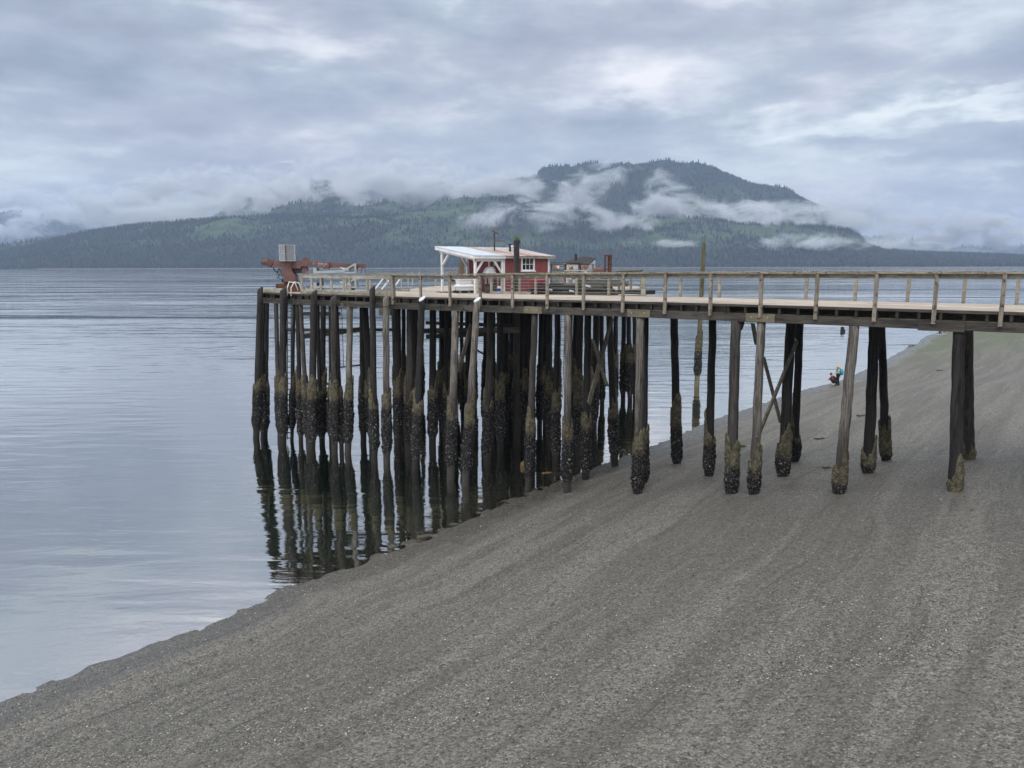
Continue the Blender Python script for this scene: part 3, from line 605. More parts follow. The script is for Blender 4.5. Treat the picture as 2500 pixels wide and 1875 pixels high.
def crust(o, path, r, zlo, zhi, seed, big=1.0):
    na = 34; nz = max(8, int((zhi-zlo)/.044)); lr = np.random.default_rng(seed)
    A = np.arange(na)/na*2*np.pi; ph = lr.random()*6
    zt = zhi+.62*np.sin(A+ph)*lr.random()+.9*(vnoise(np.abs(A-np.pi)*1.6+ph, A*0, seed)-.5)+.34*(lr.random(na)-.5)
    zt = (zt*4+np.roll(zt, 1)+np.roll(zt, -1))/6
    T = np.linspace(0, 1, nz)[:, None]; Z = zlo+(zt[None]-zlo)*T
    u = A[None]/np.pi*4+seed
    lump = .45*vnoise(u*1.2+0*Z, Z*1.7, seed+1)+.55*vnoise(u*2.6+0*Z, Z*6.5, seed+2)
    fine = lr.random(Z.shape); hi = np.clip((Z-2.1+(.4 if path[0][0] > 8 else 0))/1.3, 0, 1)
    amp = (.020+.125*lump**1.6+.085*(fine-.35))*(1-hi)*big+hi*(.038+.05*lump**1.5+.05*(fine-.3))
    env = np.clip((Z-zlo)/.35, 0.12, 1)*np.clip((zt[None]-Z)/.05+.1, 0, 1)
    rad = r*1.0+.004+amp*env
    def at(z):
        f = (z-path[0][2])/(path[1][2]-path[0][2]); return path[0][0]+(path[1][0]-path[0][0])*f, path[0][1]+(path[1][1]-path[0][1])*f
    cx_, cy_ = at(Z); Zj = Z+(lr.random(Z.shape)-.5)*.03
    V = np.stack([cx_+rad*np.cos(A)[None], cy_+rad*np.sin(A)[None], Zj], -1).reshape(-1, 3)
    i = np.arange(nz-1)[:, None]*na; j = np.arange(na)[None]; j2 = (j+1) % na
    F = np.stack([i+j, i+j2, i+na+j2, i+na+j], -1).reshape(-1, 4)
    c = npmesh('barnacle_crust', V, F, M['crust']); c.parent = o; return c
ring_me = None
for ip_, (sb, tb, zb, st_, tt, zt, r, kd) in enumerate(PILES):
    s_ = ip_*17+3; f = kd[0] == 'f'; zt2 = zt if f else zt-.06+dz(st_); W = toW(sb, tb); zg = float(terr(np.array([W[0]]), np.array([W[1]]), False)[0])
    lo = min(zg, zb)-.4; k = (lo-zt2)/(zb-zt2); sl = st_+(sb-st_)*k; tl_ = tt+(tb-tt)*k
    lr = np.random.default_rng(s_); n = 14; nn_ = 16; pts = []; rad = []
    for i in range(nn_+1):
        q = i/nn_; pts.append((sl+(st_-sl)*q+(lr.random()-.5)*.03*(0 < i < nn_), tl_+(tt-tl_)*q+(lr.random()-.5)*.03*(0 < i < nn_), lo+(zt2-lo)*q)); rad.append(r*(1.06-.12*q)*(1+(lr.random()-.5)*.05))
    mb = MB(); mb.tube(pts, rad, n)
    if f:      # sawn at a slant
        for i in range(n):
            v = mb.v[nn_*n+i]; mb.v[nn_*n+i] = (v[0], v[1], v[2]+(v[1]-tt)*.76+(v[0]-st_)*.19)
    mt = M['pile_dark' if 'd' in kd else 'pile_light' if 'l' in kd else 'pile_mid']
    o = mb.build('fender_pile' if f else 'pile', mt, pier, smooth=False)
    for p_ in o.data.polygons: p_.use_smooth = len(p_.vertices) == 4
    if f:
        nb = MB(); c_ = []
        for i in range(17): a = 2*math.pi*i/16; c_.append((st_+math.cos(a)*(r+.015), tt+math.sin(a)*(r+.015), 8.02))
        nb.tube(c_, .013, 5, False); nb.tube([(st_+r*.9, tt+.05, 8.02), (st_+r+.35, -.02, 8.0)], .012, 5); nb.build('tie_cable', M['darksteel'], o)
    if 'c' in kd:
        nb = MB(); vv = [mb.v[nn_*n+i] for i in range(n)]; cen = Vector((st_, tt, zt2)); top = [cen+(Vector(v)-cen)*1.06+Vector((0, 0, .012)) for v in vv]; bot = [p-Vector((0, 0, .03)) for p in top]
        nb.add(bot+top, [tuple(range(n, 2*n))]+[(i, (i+1) % n, n+(i+1) % n, n+i) for i in range(n)]); nb.build('pile_cap', M['whitecap'], o)
    near = tb < 4; zh = (3.45+.45*lr.random()) if sb < 8 else (3.05+.4*lr.random())
    crust(o, [(sb, tb, zb), (st_, tt, zt2)], r*1.02, max(zg-.03, .42+.25*lr.random()), zh+(.25 if tb > 6 else 0), s_)

# braces under the deck
def brace(a, b, t1, t2, w=.07, h=.24, mat='brace', name='brace'):
    p, q = survey(*a, t1), survey(*b, t2); mb = MB(); mb.beam(p, q, w, h, up=(0, 1, 0) if abs(p[2]-q[2]) > abs(p[0]-q[0]) else (0, 0, 1)); mb.build(name, M[mat], pier, bevel=.006)
brace((1495, 776), (1437, 986), 4.4, 1.2); brace((1446, 829), (1482, 942), 6.0, 4.7); brace((1150, 792), (1120, 908), 1.2, .4); brace((1864, 872), (1906, 1032), 3.4, 3.1); brace((1946, 832), (1848, 1072), 2.9, -.05, mat='brace')
brace((740, 766), (830, 766), 4.5, 4.5, mat='joist'); brace((697, 806), (965, 805), 4.0, 4.2, .08, .17, 'joist'); brace((736, 822), (884, 804), 1.0, 3.0, .1, .28, 'beam')
brace((720, 939), (803, 937), .6, .6, .06, .13, 'crust'); brace((827, 897), (886, 891), 3.2, 3.2, .05, .1, 'joist')
brace((697, 752), (872, 752), 5, 5, .06, .06, 'joist')
brace((1036, 808), (1268, 806), 5.0, 5.0, .1, .3, 'beam'); brace((1040, 788), (1250, 795), 7, 7, .1, .2, 'joist'); brace((1040, 822), (1180, 816), 3.5, 5.5, .1, .24, 'joist'); brace((1165, 855), (1180, 864), 8, 8, .05, .1, 'joist')
brace((928, 762), (955, 762), -.35, -.3, .2, .32, 'beam'); brace((1010, 760), (1010, 905), 9, 9, .05, .05, 'joist')
# diagonal end boards by the right-hand bent
brace((1838, 790), (1847, 842), 4.6, 4.4, .06, .35, 'brace'); brace((1814, 783), (1809, 797), .6, 2.0, .1, .3, 'beam')

# railings
def rz(s): return float(np.interp(s, [-8, 3.8, 5.5, 9.2, 12.8, 14.6, 24, 31], [9.56, 9.56, 9.62, 9.66, 9.68, 9.72, 9.75, 9.76]))
def run(rail, pts, mat, z=lambda s: 0, w=.2, h=.045, name='cap_rail', joint=3):
    mb = MB()
    for i in range(0, len(pts)-1):
        a, b = Vector(pts[i]), Vector(pts[i+1]); j = Vector((0, 0, (rng.random()-.5)*.012)); mb.beam(a+j, b+j-(b-a).normalized()*.008, w, h)
    return mb.build(name, mat, rail)
near = MB()
RS = [-.06, 1.84, 3.71, 5.52, 7.33, 9.16, 10.96, 12.77, 14.59, 16.42, 18.29, 20.19, 22.05, 23.78, 25.57, 27.4, 29.2, 31]
rl = empty('railing'); rl.parent = pier
for i, s_ in enumerate(RS):
    mb = MB(); lean = (rng.random()-.5)*.03; low_ = 8.1 if s_ < 12 else 8.05
    mb.beam((s_, -.125, low_+dz(s_)), (s_+lean, -.125, rz(s_)-.02), .12, .1, up=(0, 1, 0)); mb.build('post', M['post'], rl, bevel=.006)
bk = [-.2, 3.71, 7.33, 10.96, 14.59, 18.29, 22.05, 25.57, 31]
for a, b in zip(bk[:-1], bk[1:]):
    mid = (a+b)/2
    run(rl, [(a, -.08, rz(a)+.005), (mid, -.08, rz(mid)+.0), (b, -.08, rz(b)+.003)], M['railcap'], w=.24, h=.05)
    run(rl, [(a, -.045, rz(a)-.11), (b, -.045, rz(b)-.11)], M['rail'], w=.045, h=.15, name='side_rail')
rl2 = empty('railing'); rl2.parent = pier   # far side of the walkway
FS = [1.23, 2.16, 2.86, 4.02, 5.02, 5.71, 7.46, 9.25, 11.08, 12.91, 14.73, 16.54, 18.41, 20.29, 22.16, 24.01, 25.65, 27.5, 29.3, 31]
for s_ in FS:
    mb = MB(); big_ = .22 if s_ == 11.08 else .12; wm = M['whitepeel'] if s_ in (1.23, 2.86, 11.08) else M['rail']
    mb.beam((s_, 5.03, 8.44+dz(s_)), (s_+(rng.random()-.5)*.03, 5.03, rz(s_)-.03), big_, .1, up=(0, 1, 0)); mb.build('post', wm, rl2, bevel=.006)
for a, b in zip([1.2, 5.71, 9.25, 12.91, 16.54, 20.29, 24.01], [5.71, 9.25, 12.91, 16.54, 20.29, 24.01, 31]):
    run(rl2, [(a, 5.0, rz(a)), (b, 5.0, rz(b))], M['railcap'], w=.2); run(rl2, [(a, 4.95, rz(a)-.1), (b, 4.95, rz(b)-.1)], M['rail'], w=.04, h=.14, name='side_rail')
for k in range(5):
    mb = MB(); z_ = 8.66+k*.15; mb.tube([(2.2, 4.95, z_), (7.4, 4.95, z_+.05), (11.08, 4.95, z_+.08)], .006, 5); mb.build('wire', M['alu'], rl2)
mb = MB(); mb.box((3.5, 4.98, 8.6), (2.5, .05, .1)); mb.build('kick_board', M['whitepeel'], rl2)
rl3 = empty('railing'); rl3.parent = pier   # peeling white stretch on the outer face
for s_ in (-7.26, -6.43, -5.67, -4.81, -3.85, -3.68, -3.37, -2.08, -1.84):
    mb = MB(); mb.beam((s_, .1, 8.63), (s_, .1, 9.5), .13, .08, up=(0, 1, 0)); mb.build('post', M['whitepeel'], rl3, bevel=.005)
mb = MB(); mb.beam((-.12, -.0, 8.1), (-.1, -.0, 9.52), .17, .15, up=(0, 1, 0)); mb.build('post', M['post'], rl3, bevel=.006)
run(rl3, [(-7.35, .08, 9.56), (-3.8, .08, 9.55), (-.1, .08, 9.54)], M['railcap'], w=.18); run(rl3, [(-7.3, .04, 9.43), (-3.8, .04, 9.42), (-.15, .04, 9.42)], M['whitepeel'], w=.05, h=.15, name='side_rail')
run(rl3, [(-7.3, .05, 8.70), (-3.8, .05, 8.69), (-.15, .05, 8.68)], M['whitepeel'], w=.07, h=.12, name='bottom_rail')
rl4 = empty('railing'); rl4.parent = pier   # shoreward side of the platform
SP = [(7.0, 5.3, 9.5), (5.98, 9.3, 9.58), (4.95, 14, 9.68), (4.45, 17.9, 9.72)]
for i, (s_, t_, z_) in enumerate(SP[1:]+[(5.45, 11.6, 9.62), (4.7, 16, 9.7), (6.5, 7.6, 9.55)]):
    mb = MB(); mb.beam((s_, t_, 8.5), (s_, t_, z_-.02), .12, .1, up=(0, 1, 0)); mb.build('post', M['rail'], rl4)
run(rl4, SP, M['railcap'], w=.24); run(rl4, [(a, b, c-.12) for a, b, c in SP], M['rail'], w=.045, h=.16, name='side_rail')
rl5 = empty('railing'); rl5.parent = pier   # seaward side
BP = [(-11.6, 17.2, 9.57), (-7, 17.2, 9.57), (-2, 17.3, 9.57), (2.5, 17.6, 9.6)]
for px in (1007, 1024, 1063, 1102, 1141, 1180):
    s_, t_, _ = survey(px, 690, 17.2); mb = MB(); mb.box((s_, t_+.05, 9.0), (.12, .1, 1.06)); mb.build('post', M['whitepeel'], rl5)
run(rl5, BP, M['railcap'], w=.2); run(rl5, [(a, b-.06, c-.1) for a, b, c in BP], M['rail'], w=.045, h=.13, name='side_rail')

# ------------------------------------------------------------------ ladders
def ladder(p0, p1, w, n, label, mat, r=.022, handles=False, crustn=0):
    x0, y0 = toW(p0[0], p0[1]); lad = empty('ladder', (x0, y0, 0), PROT, label, 'ladder', 'ladders under the pier')
    a = Vector((0, 0, p0[2])); b = Vector((p1[0]-p0[0], p1[1]-p0[1], p1[2])); dx_ = Vector((w/2, 0, 0))
    for sgn in (-1, 1): mb = MB(); mb.tube([a+dx_*sgn, b+dx_*sgn], r, 8); mb.build('side_rail', M[mat], lad)
    for i in range(n):
        q = a.lerp(b, (i+.7)/n); mb = MB(); mb.tube([q-dx_, q+dx_], r*.75*(1.6 if crustn and q.z < crustn else 1), 6); mb.build('rung', M['crust' if crustn and q.z < crustn else mat], lad)
    if handles:
        for sgn in (-1, 1):
            mb = MB(); q = a+dx_*sgn; mb.tube([q, q+Vector((.02, 0, .45)), q+Vector((.14+.05*sgn, .1, .78)), q+Vector((.27, .35, .72)), q+Vector((.3, .5, .3))], .03, 8); mb.build('grab_rail', M['white'], lad, smooth=True)
    return lad
ladder((-7.98, -.22, 8.35), (-8.22, -.5, .2), .33, 26, 'tall steel ladder with curved white grab rails beside the crane', 'darksteel', .028, True, 3.2)
ladder((-7.98, 3.4, 7.7), (-8.1, 3.5, 4.0), .3, 12, 'short dark ladder hanging free behind the outer piles', 'darksteel', .018)
ladder((3.2, 10.5, 7.7), (3.1, 10.5, 2.2), .25, 16, 'narrow rusty ladder deep among the inner piles under the cabin', 'rust', .018)

# ------------------------------------------------------------------ cabin with porch
DZ = 8.5
cab = empty('cabin', (-1.99, 41.96, DZ), math.atan2(.67, .742), 'small barn red board cabin with white trim and a metal roofed open porch', 'cabin')
def zr(y): return 2.05+.47*y/3.1
wallm = MB()
def wallp(a, b, th=.08):
    a, b = Vector(a), Vector(b); d = (b-a).normalized(); nrm_ = Vector((-d.y, d.x, 0))*th
    za, zb = zr(a.y)-.1, zr(b.y)-.1
    wallm.add([(a.x, a.y, 0), (b.x, b.y, 0), (b.x, b.y, zb), (a.x, a.y, za), (a.x+nrm_.x, a.y+nrm_.y, 0), (b.x+nrm_.x, b.y+nrm_.y, 0), (b.x+nrm_.x, b.y+nrm_.y, zb), (a.x+nrm_.x, a.y+nrm_.y, za)],
              [(0,1,2,3),(7,6,5,4),(0,4,5,1),(1,5,6,2),(2,6,7,3),(3,7,4,0)])
WX0, WX1 = 3.44, 4.36; wz0, wz1 = 1.22, 1.93
def wbox(x0, x1, z0, z1): wallm.box(((x0+x1)/2, .04, (z0+z1)/2), (x1-x0, .08, z1-z0))
wbox(2.06, WX0, 0, 1.95); wbox(WX1, 5.6, 0, 1.95); wbox(WX0, WX1, 0, wz0); wbox(WX0, WX1, wz1, 1.95)
wallp((5.6, 0, 0), (5.6, 3.05, 0)); wallp((5.52, 3.05, 0), (2.14, 3.05, 0)); wallp((2.06, 3.05, 0), (2.06, .0, 0))
wallm.build('wall', M['red'], cab)
win = MB()
for a in ((WX0-.06, WX0+.03), (WX1-.03, WX1+.06)): win.box(((a[0]+a[1])/2, -.02, (wz0+wz1)/2), (a[1]-a[0], .06, wz1-wz0+.1))
win.box(((WX0+WX1)/2, -.02, wz1+.02), (WX1-WX0-.06, .06, .07)); win.box(((WX0+WX1)/2, -.02, wz0+.015), (WX1-WX0-.06, .06, .07))
for k in (1, 2): win.box((WX0+(WX1-WX0)*k/3, -.01, (wz0+wz1)/2), (.025, .03, wz1-wz0-.09))
win.box(((WX0+WX1)/2, -.012, (wz0+wz1)/2), (WX1-WX0-.07, .03, .028)); wn = win.build('window', M['white'], cab)
mb = MB(); mb.box(((WX0+WX1)/2, .02, (wz0+wz1)/2), (WX1-WX0-.02, .012, wz1-wz0-.02)); mb.build('pane', M['glassd'], wn)
mb = MB(); mb.box(((WX0+WX1)/2, -.06, wz0-.04), (WX1-WX0+.2, .12, .05)); mb.build('sill', M['white'], wn)
for x_, w_ in ((5.575, .1), (2.1, .07)): mb = MB(); mb.box((x_, -.013, .97), (w_, .06, 1.94)); mb.build('corner_trim', M['white'], cab)
# roof
def slab(x0, x1, y0, y1, th, off=0.): 
    return ([(x0, y0, zr(y0)+off-th), (x1, y0, zr(y0)+off-th), (x1, y1, zr(y1)+off-th), (x0, y1, zr(y1)+off-th), (x0, y0, zr(y0)+off), (x1, y0, zr(y0)+off), (x1, y1, zr(y1)+off), (x0, y1, zr(y1)+off)], [(0,3,2,1),(4,5,6,7),(0,1,5,4),(1,2,6,5),(2,3,7,6),(3,0,4,7)])
mb = MB(); mb.add(*slab(-.16, 6.02, -.2, 3.42, .025, .03)); rf = mb.build('roof', M['roof'], cab)
mb = MB(); mb.box((.98, -.16, zr(-.16)-.07), (2.2, .045, .15)); mb.build('fascia', M['white'], rf)
mb = MB(); mb.box((4.03, -.155, zr(-.16)-.065), (3.86, .045, .13)); mb.build('fascia', M['whitepeel'], rf)
mb = MB(); mb.beam((-.12, -.14, zr(-.14)-.085), (-.12, 3.38, zr(3.38)-.085), .045, .16); mb.build('fascia', M['white'], rf)
mb = MB(); mb.beam((5.98, -.14, zr(-.14)-.06), (5.98, 3.38, zr(3.38)-.06), .045, .12); mb.build('fascia', M['whitepeel'], rf)
mb = MB()
for i in range(5): mb.beam((.15+i*.45, -.1, zr(-.1)-.06), (.15+i*.45, 3.35, zr(3.35)-.06), .05, .11)
mb.build('rafters', M['white'], rf)
for x_, y_ in ((.06, .05), (.06, 3.0), (1.95, -.02), (1.9, 3.0)):
    mb = MB(); h_ = zr(y_)-.22; mb.box((x_, y_, h_/2), (.12, .12, h_)); mb.build('porch_post', M['white'], cab, bevel=.008)
mb = MB(); mb.box((1.0, .04, zr(0)-.24), (2.1, .1, .16)); mb.build('header', M['white'], cab)
mb = MB(); mb.beam((.06, 0, zr(0)-.2), (.06, 3.05, zr(3.05)-.2), .1, .14); mb.build('header', M['white'], cab)
mb = MB(); mb.box((1.0, 3.02, zr(3.02)-.22), (2.1, .1, .14)); mb.build('header', M['white'], cab)
for a, b in (((.1, .04, 1.15), (.62, .04, 1.78)), ((1.9, .04, 1.15), (1.4, .04, 1.78)), ((.06, 2.94, 1.55), (.06, 2.42, 2.1)), ((.12, 3.0, 1.5), (.6, 3.0, 2.2)), ((1.86, 3.0, 1.5), (1.35, 3.0, 2.2))):
    mb = MB(); mb.beam(a, b, .09, .09); mb.build('corner_brace', M['white'], cab)
mb = MB(); mb.box((2.0, 1.15, .9), (.06, .1, 1.8)); mb.build('door_frame', M['white'], cab)
mb = MB(); mb.tube([(4.0, 1.6, zr(1.6)), (4.0, 1.6, zr(1.6)+.42)], .07, 12); mb.tube([(4.0, 1.6, zr(1.6)+.4), (4.0, 1.6, zr(1.6)+.47)], .1, 12); mb.build('stovepipe', M['darksteel'], cab)
CABM = Matrix.Translation((-1.99, 41.96, DZ)) @ Matrix.Rotation(math.atan2(.67, .742), 4, 'Z')
def cabw(x, y, z): return tuple(CABM @ Vector((x, y, z)))
# poster on the porch wall
po = MB(); po.box((0, 0, 0), (.02, .34, .46)); p_ = po.build('notice', M['poster']); p_.matrix_world = CABM @ Matrix.Translation((2.02, .62, 1.72)); tag(p_, 'small pale notice with a blue disc pinned to the porch wall', 'sign')
mb = MB(); mb.tube([(-.012, 0, .08), (-.018, 0, .08)], .11, 20); q = mb.build('disc', M['posterblue'], p_)
# bench with white cowl
t_ = empty('workbench', cabw(1.45, .5, 0), math.atan2(.67, .742), 'dark workbench standing in the cabin porch', 'bench')
mb = MB(); mb.box((0, 0, 1.06), (1.0, .5, .05)); mb.build('bench_top', M['joist'], t_)
for a, b in ((-1, -1), (1, -1), (-1, 1), (1, 1)): mb = MB(); mb.box((a*.45, b*.2, .515), (.07, .07, 1.03)); mb.build('leg', M['whitepeel'], t_)
mb = MB()
pf = [(-.42, 0), (-.30, .16), (-.24, .27), (-.05, .35), (.15, .33), (.27, .22), (.34, .06), (.36, 0)]
cw = empty('engine_cowl', cabw(1.42, .42, 1.09), math.atan2(.67, .742), 'white boat engine cowl with two dark vents on the porch bench', 'cowl')
vv = [];
for y_, sc_ in ((-.2, .75), (-.13, 1.), (.13, 1.), (.2, .75)): vv += [(x_*sc_*1.0, y_, z_*(.85+.15*sc_)) for x_, z_ in pf]
n_ = len(pf); ff = [(i*n_+j, i*n_+j+1, (i+1)*n_+j+1, (i+1)*n_+j) for i in range(3) for j in range(n_-1)]+[tuple(range(n_)), tuple(reversed(range(3*n_, 4*n_)))]+[(i*n_, (i+1)*n_, (i+1)*n_+n_-1, i*n_+n_-1) for i in range(3)]
mb.add(vv, ff); mb.build('shell', M['bin'], cw)
for x_, z_ in ((.1, .25), (.18, .12)): mb = MB(); mb.box((x_, -.185, z_), (.12, .03, .07), Matrix.Rotation(.15, 3, 'Y')); mb.build('vent', M['darksteel'], cw)
# fish totes on a pallet
def tote(loc, rz_, label):
    o = empty('fish_tote', loc, rz_, label, 'tote', 'white totes stacked on the pallet'); a, b = .46, .36
    mb = MB(); mb.add([(-a*.92, -b*.92, 0), (a*.92, -b*.92, 0), (a*.92, b*.92, 0), (-a*.92, b*.92, 0), (-a, -b, .24), (a, -b, .24), (a, b, .24), (-a, b, .24)], [(0,3,2,1),(4,5,6,7),(0,1,5,4),(1,2,6,5),(2,3,7,6),(3,0,4,7)]); mb.build('body', M['bin'], o, bevel=.02)
    mb = MB(); mb.add([(-a-.05, -b-.05, .225), (a+.05, -b-.05, .225), (a+.05, b+.05, .225), (-a-.05, b+.05, .225), (-a-.04, -b-.04, .28), (a+.04, -b-.04, .28), (a+.04, b+.04, .28), (-a-.04, b+.04, .28), (-a*.82, -b*.8, .38), (a*.82, -b*.8, .38), (a*.82, b*.8, .38), (-a*.82, b*.8, .38)],
        [(0,3,2,1),(0,1,5,4),(1,2,6,5),(2,3,7,6),(3,0,4,7),(4,5,9,8),(5,6,10,9),(6,7,11,10),(7,4,8,11),(8,9,10,11)]); mb.build('lid', M['bin'], o, bevel=.01)
    return o
BX, BY = -2.62, 43.0
pl_ = empty('pallet', (BX, BY, DZ), .35, 'dark wooden pallet carrying the white totes', 'pallet')
mb = MB()
for k in range(6): mb.box((0, -.4+k*.16, .115), (1.15, .12, .025))
mb.build('boards', M['joist'], pl_); mb = MB()
for k in (-1, 0, 1): mb.box((k*.5, 0, .05), (.09, .95, .1))
mb.build('runners', M['joist'], pl_)
tote((BX, BY, DZ+.13), .35, 'lower white lidded tote resting on the pallet'); tt_ = tote((BX+.03, BY, DZ+.51), .4, 'upper white lidded tote with an orange tag, stacked on another')
mb = MB(); mb.tube([(.3, -.38, .1), (.3, -.4, .1)], .06, 12); mb.build('tag', M['yellow'], tt_)
# barbecue
gr = empty('barbecue', (-3.45, 45.6, DZ), .5, 'black and steel barbecue grill on thin legs beside the white totes', 'barbecue')
mb = MB(); mb.box((0, 0, .55), (.5, .4, .16)); mb.build('firebox', M['alu'], gr, bevel=.01); mb = MB(); mb.box((0, 0, .67), (.52, .42, .07)); mb.build('lid', M['darksteel'], gr, bevel=.02)
for a, b in ((-1, -1), (1, -1), (-1, 1), (1, 1)): mb = MB(); mb.box((a*.22, b*.17, .235), (.03, .03, .47)); mb.build('leg', M['darksteel'], gr)
# folded parasol
um = empty('parasol', (-3.2, 49.3, DZ), 0, 'tall folded brown canvas parasol standing behind the totes', 'parasol')
mb = MB(); pr = []
for zz_, rr_ in ((.55, .27), (1.0, .24), (1.5, .17), (1.78, .12), (1.9, .05)): pr.append((zz_, rr_))
vv = []; n_ = 16
for zz_, rr_ in pr:
    for k in range(n_): a = 2*math.pi*k/n_; q = rr_*(1 if k % 2 else .72); vv.append((q*math.cos(a), q*math.sin(a), zz_))
mb.add(vv, [(i*n_+k, i*n_+(k+1) % n_, (i+1)*n_+(k+1) % n_, (i+1)*n_+k) for i in range(len(pr)-1) for k in range(n_)]+[tuple((len(pr)-1)*n_+k for k in range(n_)), tuple(reversed(range(n_)))]); mb.build('canopy', M['tan'], um)
mb = MB(); mb.tube([(0, 0, 0), (0, 0, 1.97)], .025, 8); mb.build('pole', M['beam'], um); mb = MB(); mb.tube([(0, 0, 0), (0, 0, .08)], .25, 16); mb.build('base', M['darksteel'], um)
mb = MB(); mb.beam((-.12, -.1, 1.5), (.22, -.1, 1.62), .03, .04); mb.build('tie', M['beam'], um)
# rope on the deck
pts = [(-3.75+.5*math.cos(a*.9)*(.3+.07*a)-.0, 43.6+.3*math.sin(a*1.3)*(.3+.06*a), DZ+.025+.01*(a % 2)) for a in np.linspace(0, 14, 60)]
mb = MB(); mb.tube(pts, .018, 5); tag(mb.build('rope', M['darksteel']), 'dark rope lying coiled on the deck by the porch post', 'rope')
# blue bucket, grey crate, netting, red box between walkway rail and cabin
def spos(s, t): return toW(s, t)
x_, y_ = toW(2.35, 5.5); bk_ = empty('bucket', (x_, y_, DZ), 0, 'bright blue bucket full of gear below the porch', 'bucket')
mb = MB(); mb.tube([(0, 0, 0), (0, 0, .28)], [.15, .18], 16); mb.build('body', M['bluep'], bk_); mb = MB()
for i in range(7): a = i*.9; mb.ball((.08*math.cos(a), .08*math.sin(a), .31+.03*(i % 2)), .07, 7, 5)
mb.build('contents', M['bin'], bk_, smooth=True)
x_, y_ = toW(1.65, 5.6); cr_ = empty('crate', (x_, y_, DZ), PROT, 'grey slatted crate beside the blue bucket', 'crate'); mb = MB()
for k in range(5): mb.box((0, 0, .06+k*.1), (.5, .4, .075))
mb.build('slats', M['block'], cr_); mb = MB(); mb.box((0, 0, .27), (.46, .36, .5)); mb.build('liner', M['darksteel'], cr_)
x_, y_ = toW(4.7, 5.75); rb = empty('plastic_crate', (x_, y_, DZ), PROT, 'dark red plastic crate behind the walkway wires', 'crate'); mb = MB()
mb.box((0, 0, .4), (.75, .45, .8)); mb.build('body', M['redbin'], rb, bevel=.02); mb = MB()
for k in range(5): mb.box((0, -.23, .1+k*.15), (.7, .015, .03))
mb.build('ribs', M['redbin'], rb)
x_, y_ = toW(5.6, 5.9); mb = MB(); mb.ball((0, 0, 0), 1, 18, 12)
V_ = np.array(mb.v); V_ *= (1+.3*(vnoise(V_[:, 0]*3+9, V_[:, 1]*3+V_[:, 2]*2+9, 4)-.5))[:, None]; V_ *= (.42, .36, .42); mb.v = [tuple(v) for v in V_]
nt_ = mb.build('net_pile', M['net'], smooth=True); nt_.location = (x_, y_, DZ+.25); tag(nt_, 'rounded heap of dark netting against the red cabin', 'net')

# tall pile with a grass tuft, in front of the cabin
bp_ = empty('mooring_pile', (.28, 42.4, 0), 0, 'thick old pile rising past the red cabin with a grass tuft on its head', 'pile')
zs = np.linspace(-1.2, 11.3, 16); mb = MB(); mb.tube([(.02*math.sin(z), .02*math.cos(z*2), z) for z in zs], [.19-.003*z for z in zs], 16); mb.build('shaft', M['pile_mid'], bp_)
mb = MB(); mb.tube([(0, 0, 11.16), (0, 0, 11.33)], .185, 16); mb.tube([(0, 0, 11.3), (0, 0, 11.37)], [.17, .13], 16); mb.build('collar', M['darksteel'], bp_)
mb = MB()
for i in range(260):
    a = rng.random()*6.28; r0 = rng.random()*.13; ln = .1+.16*rng.random(); b0 = Vector((r0*math.cos(a), r0*math.sin(a), 11.36)); d = Vector((math.cos(a)*rng.random()*.6, math.sin(a)*rng.random()*.6, 1)).normalized(); w = Vector((-math.sin(a), math.cos(a), 0))*.008
    mb.add([b0-w, b0+w, b0+d*ln*.6+w*.7, b0+d*ln+Vector((0, 0, -.02))], [(0, 1, 2), (0, 2, 3)])
M['grass'] = plain('yellow_green_grass', (.17, .2, .06), .8, var=.4, sc=20); mb.build('grass_tuft', M['grass'], bp_)
# sign-like roof post with rusty bar
ms_ = empty('roof_post', cabw(3.05, 1.9, zr(1.9)), 0, 'slim wooden post on the cabin roof with a slanting rusty bar on top', 'post')
mb = MB(); mb.box((0, 0, .5), (.08, .08, 1.05)); mb.build('post', M['beam'], ms_); mb = MB(); mb.beam((-.14, 0, 1.16), (.28, 0, .95), .16, .07); mb.build('bar', M['rust'], ms_)
mb = MB(); mb.beam((.04, 0, .57), (.62, -.4, .55), .03, .03); mb.build('strut', M['rust'], ms_)
fl_ = empty('flood_light', (.02, 42.25, 10.93), 0, 'small pale flood light fixed beside the tall pile', 'lamp')
mb = MB(); mb.box((0, 0, .1), (.13, .14, .1)); mb.build('housing', M['bin'], fl_, bevel=.01); mb = MB(); mb.tube([(.03, 0, -.1), (.03, 0, .06)], .02, 8); mb.tube([(.03, 0, .1), (.22, .1, .1)], .015, 8); mb.build('bracket', M['alu'], fl_)

# ------------------------------------------------------------------ crane
KX = 46/1880.
def cp(px, py, y=0.): return ((px-1250)*KX+13.2, y, (649.8-py)*KX+1.55)
cr = empty('crane', (-13.2, 46, 8.45), 0, 'faded red knuckle boom crane with a tall grey cab box at the platform edge', 'crane')
def extr(pts, y0, y1, name, mat, par=cr, bevel=.012):
    mb = MB(); poly = [cp(a, b, y0) for a, b in pts]; mb.prism(list(reversed(poly)), (0, y0, 0), (0, y1, 0)); return mb.build(name, M[mat], par, bevel=bevel)
extr([(715, 637), (758, 637.5), (813, 641), (811, 653), (809, 656.5), (799, 656.5), (796, 652.5), (775, 650.5), (744, 651), (742, 656), (716, 655)], -.22, .2, 'main_boom', 'crane')
extr([(811, 642), (866, 644.5), (865, 652), (810, 653)], -.14, .14, 'boom_extension', 'crane')
extr([(863, 643.5), (896, 645), (897, 655), (888, 656), (886, 652.5), (879, 655), (862, 652.5)], -.17, .17, 'boom_tip', 'crane')
extr([(672, 636), (716, 636), (716, 650), (700, 655), (692, 652), (680, 652)], -.18, .18, 'tail_beam', 'crane')
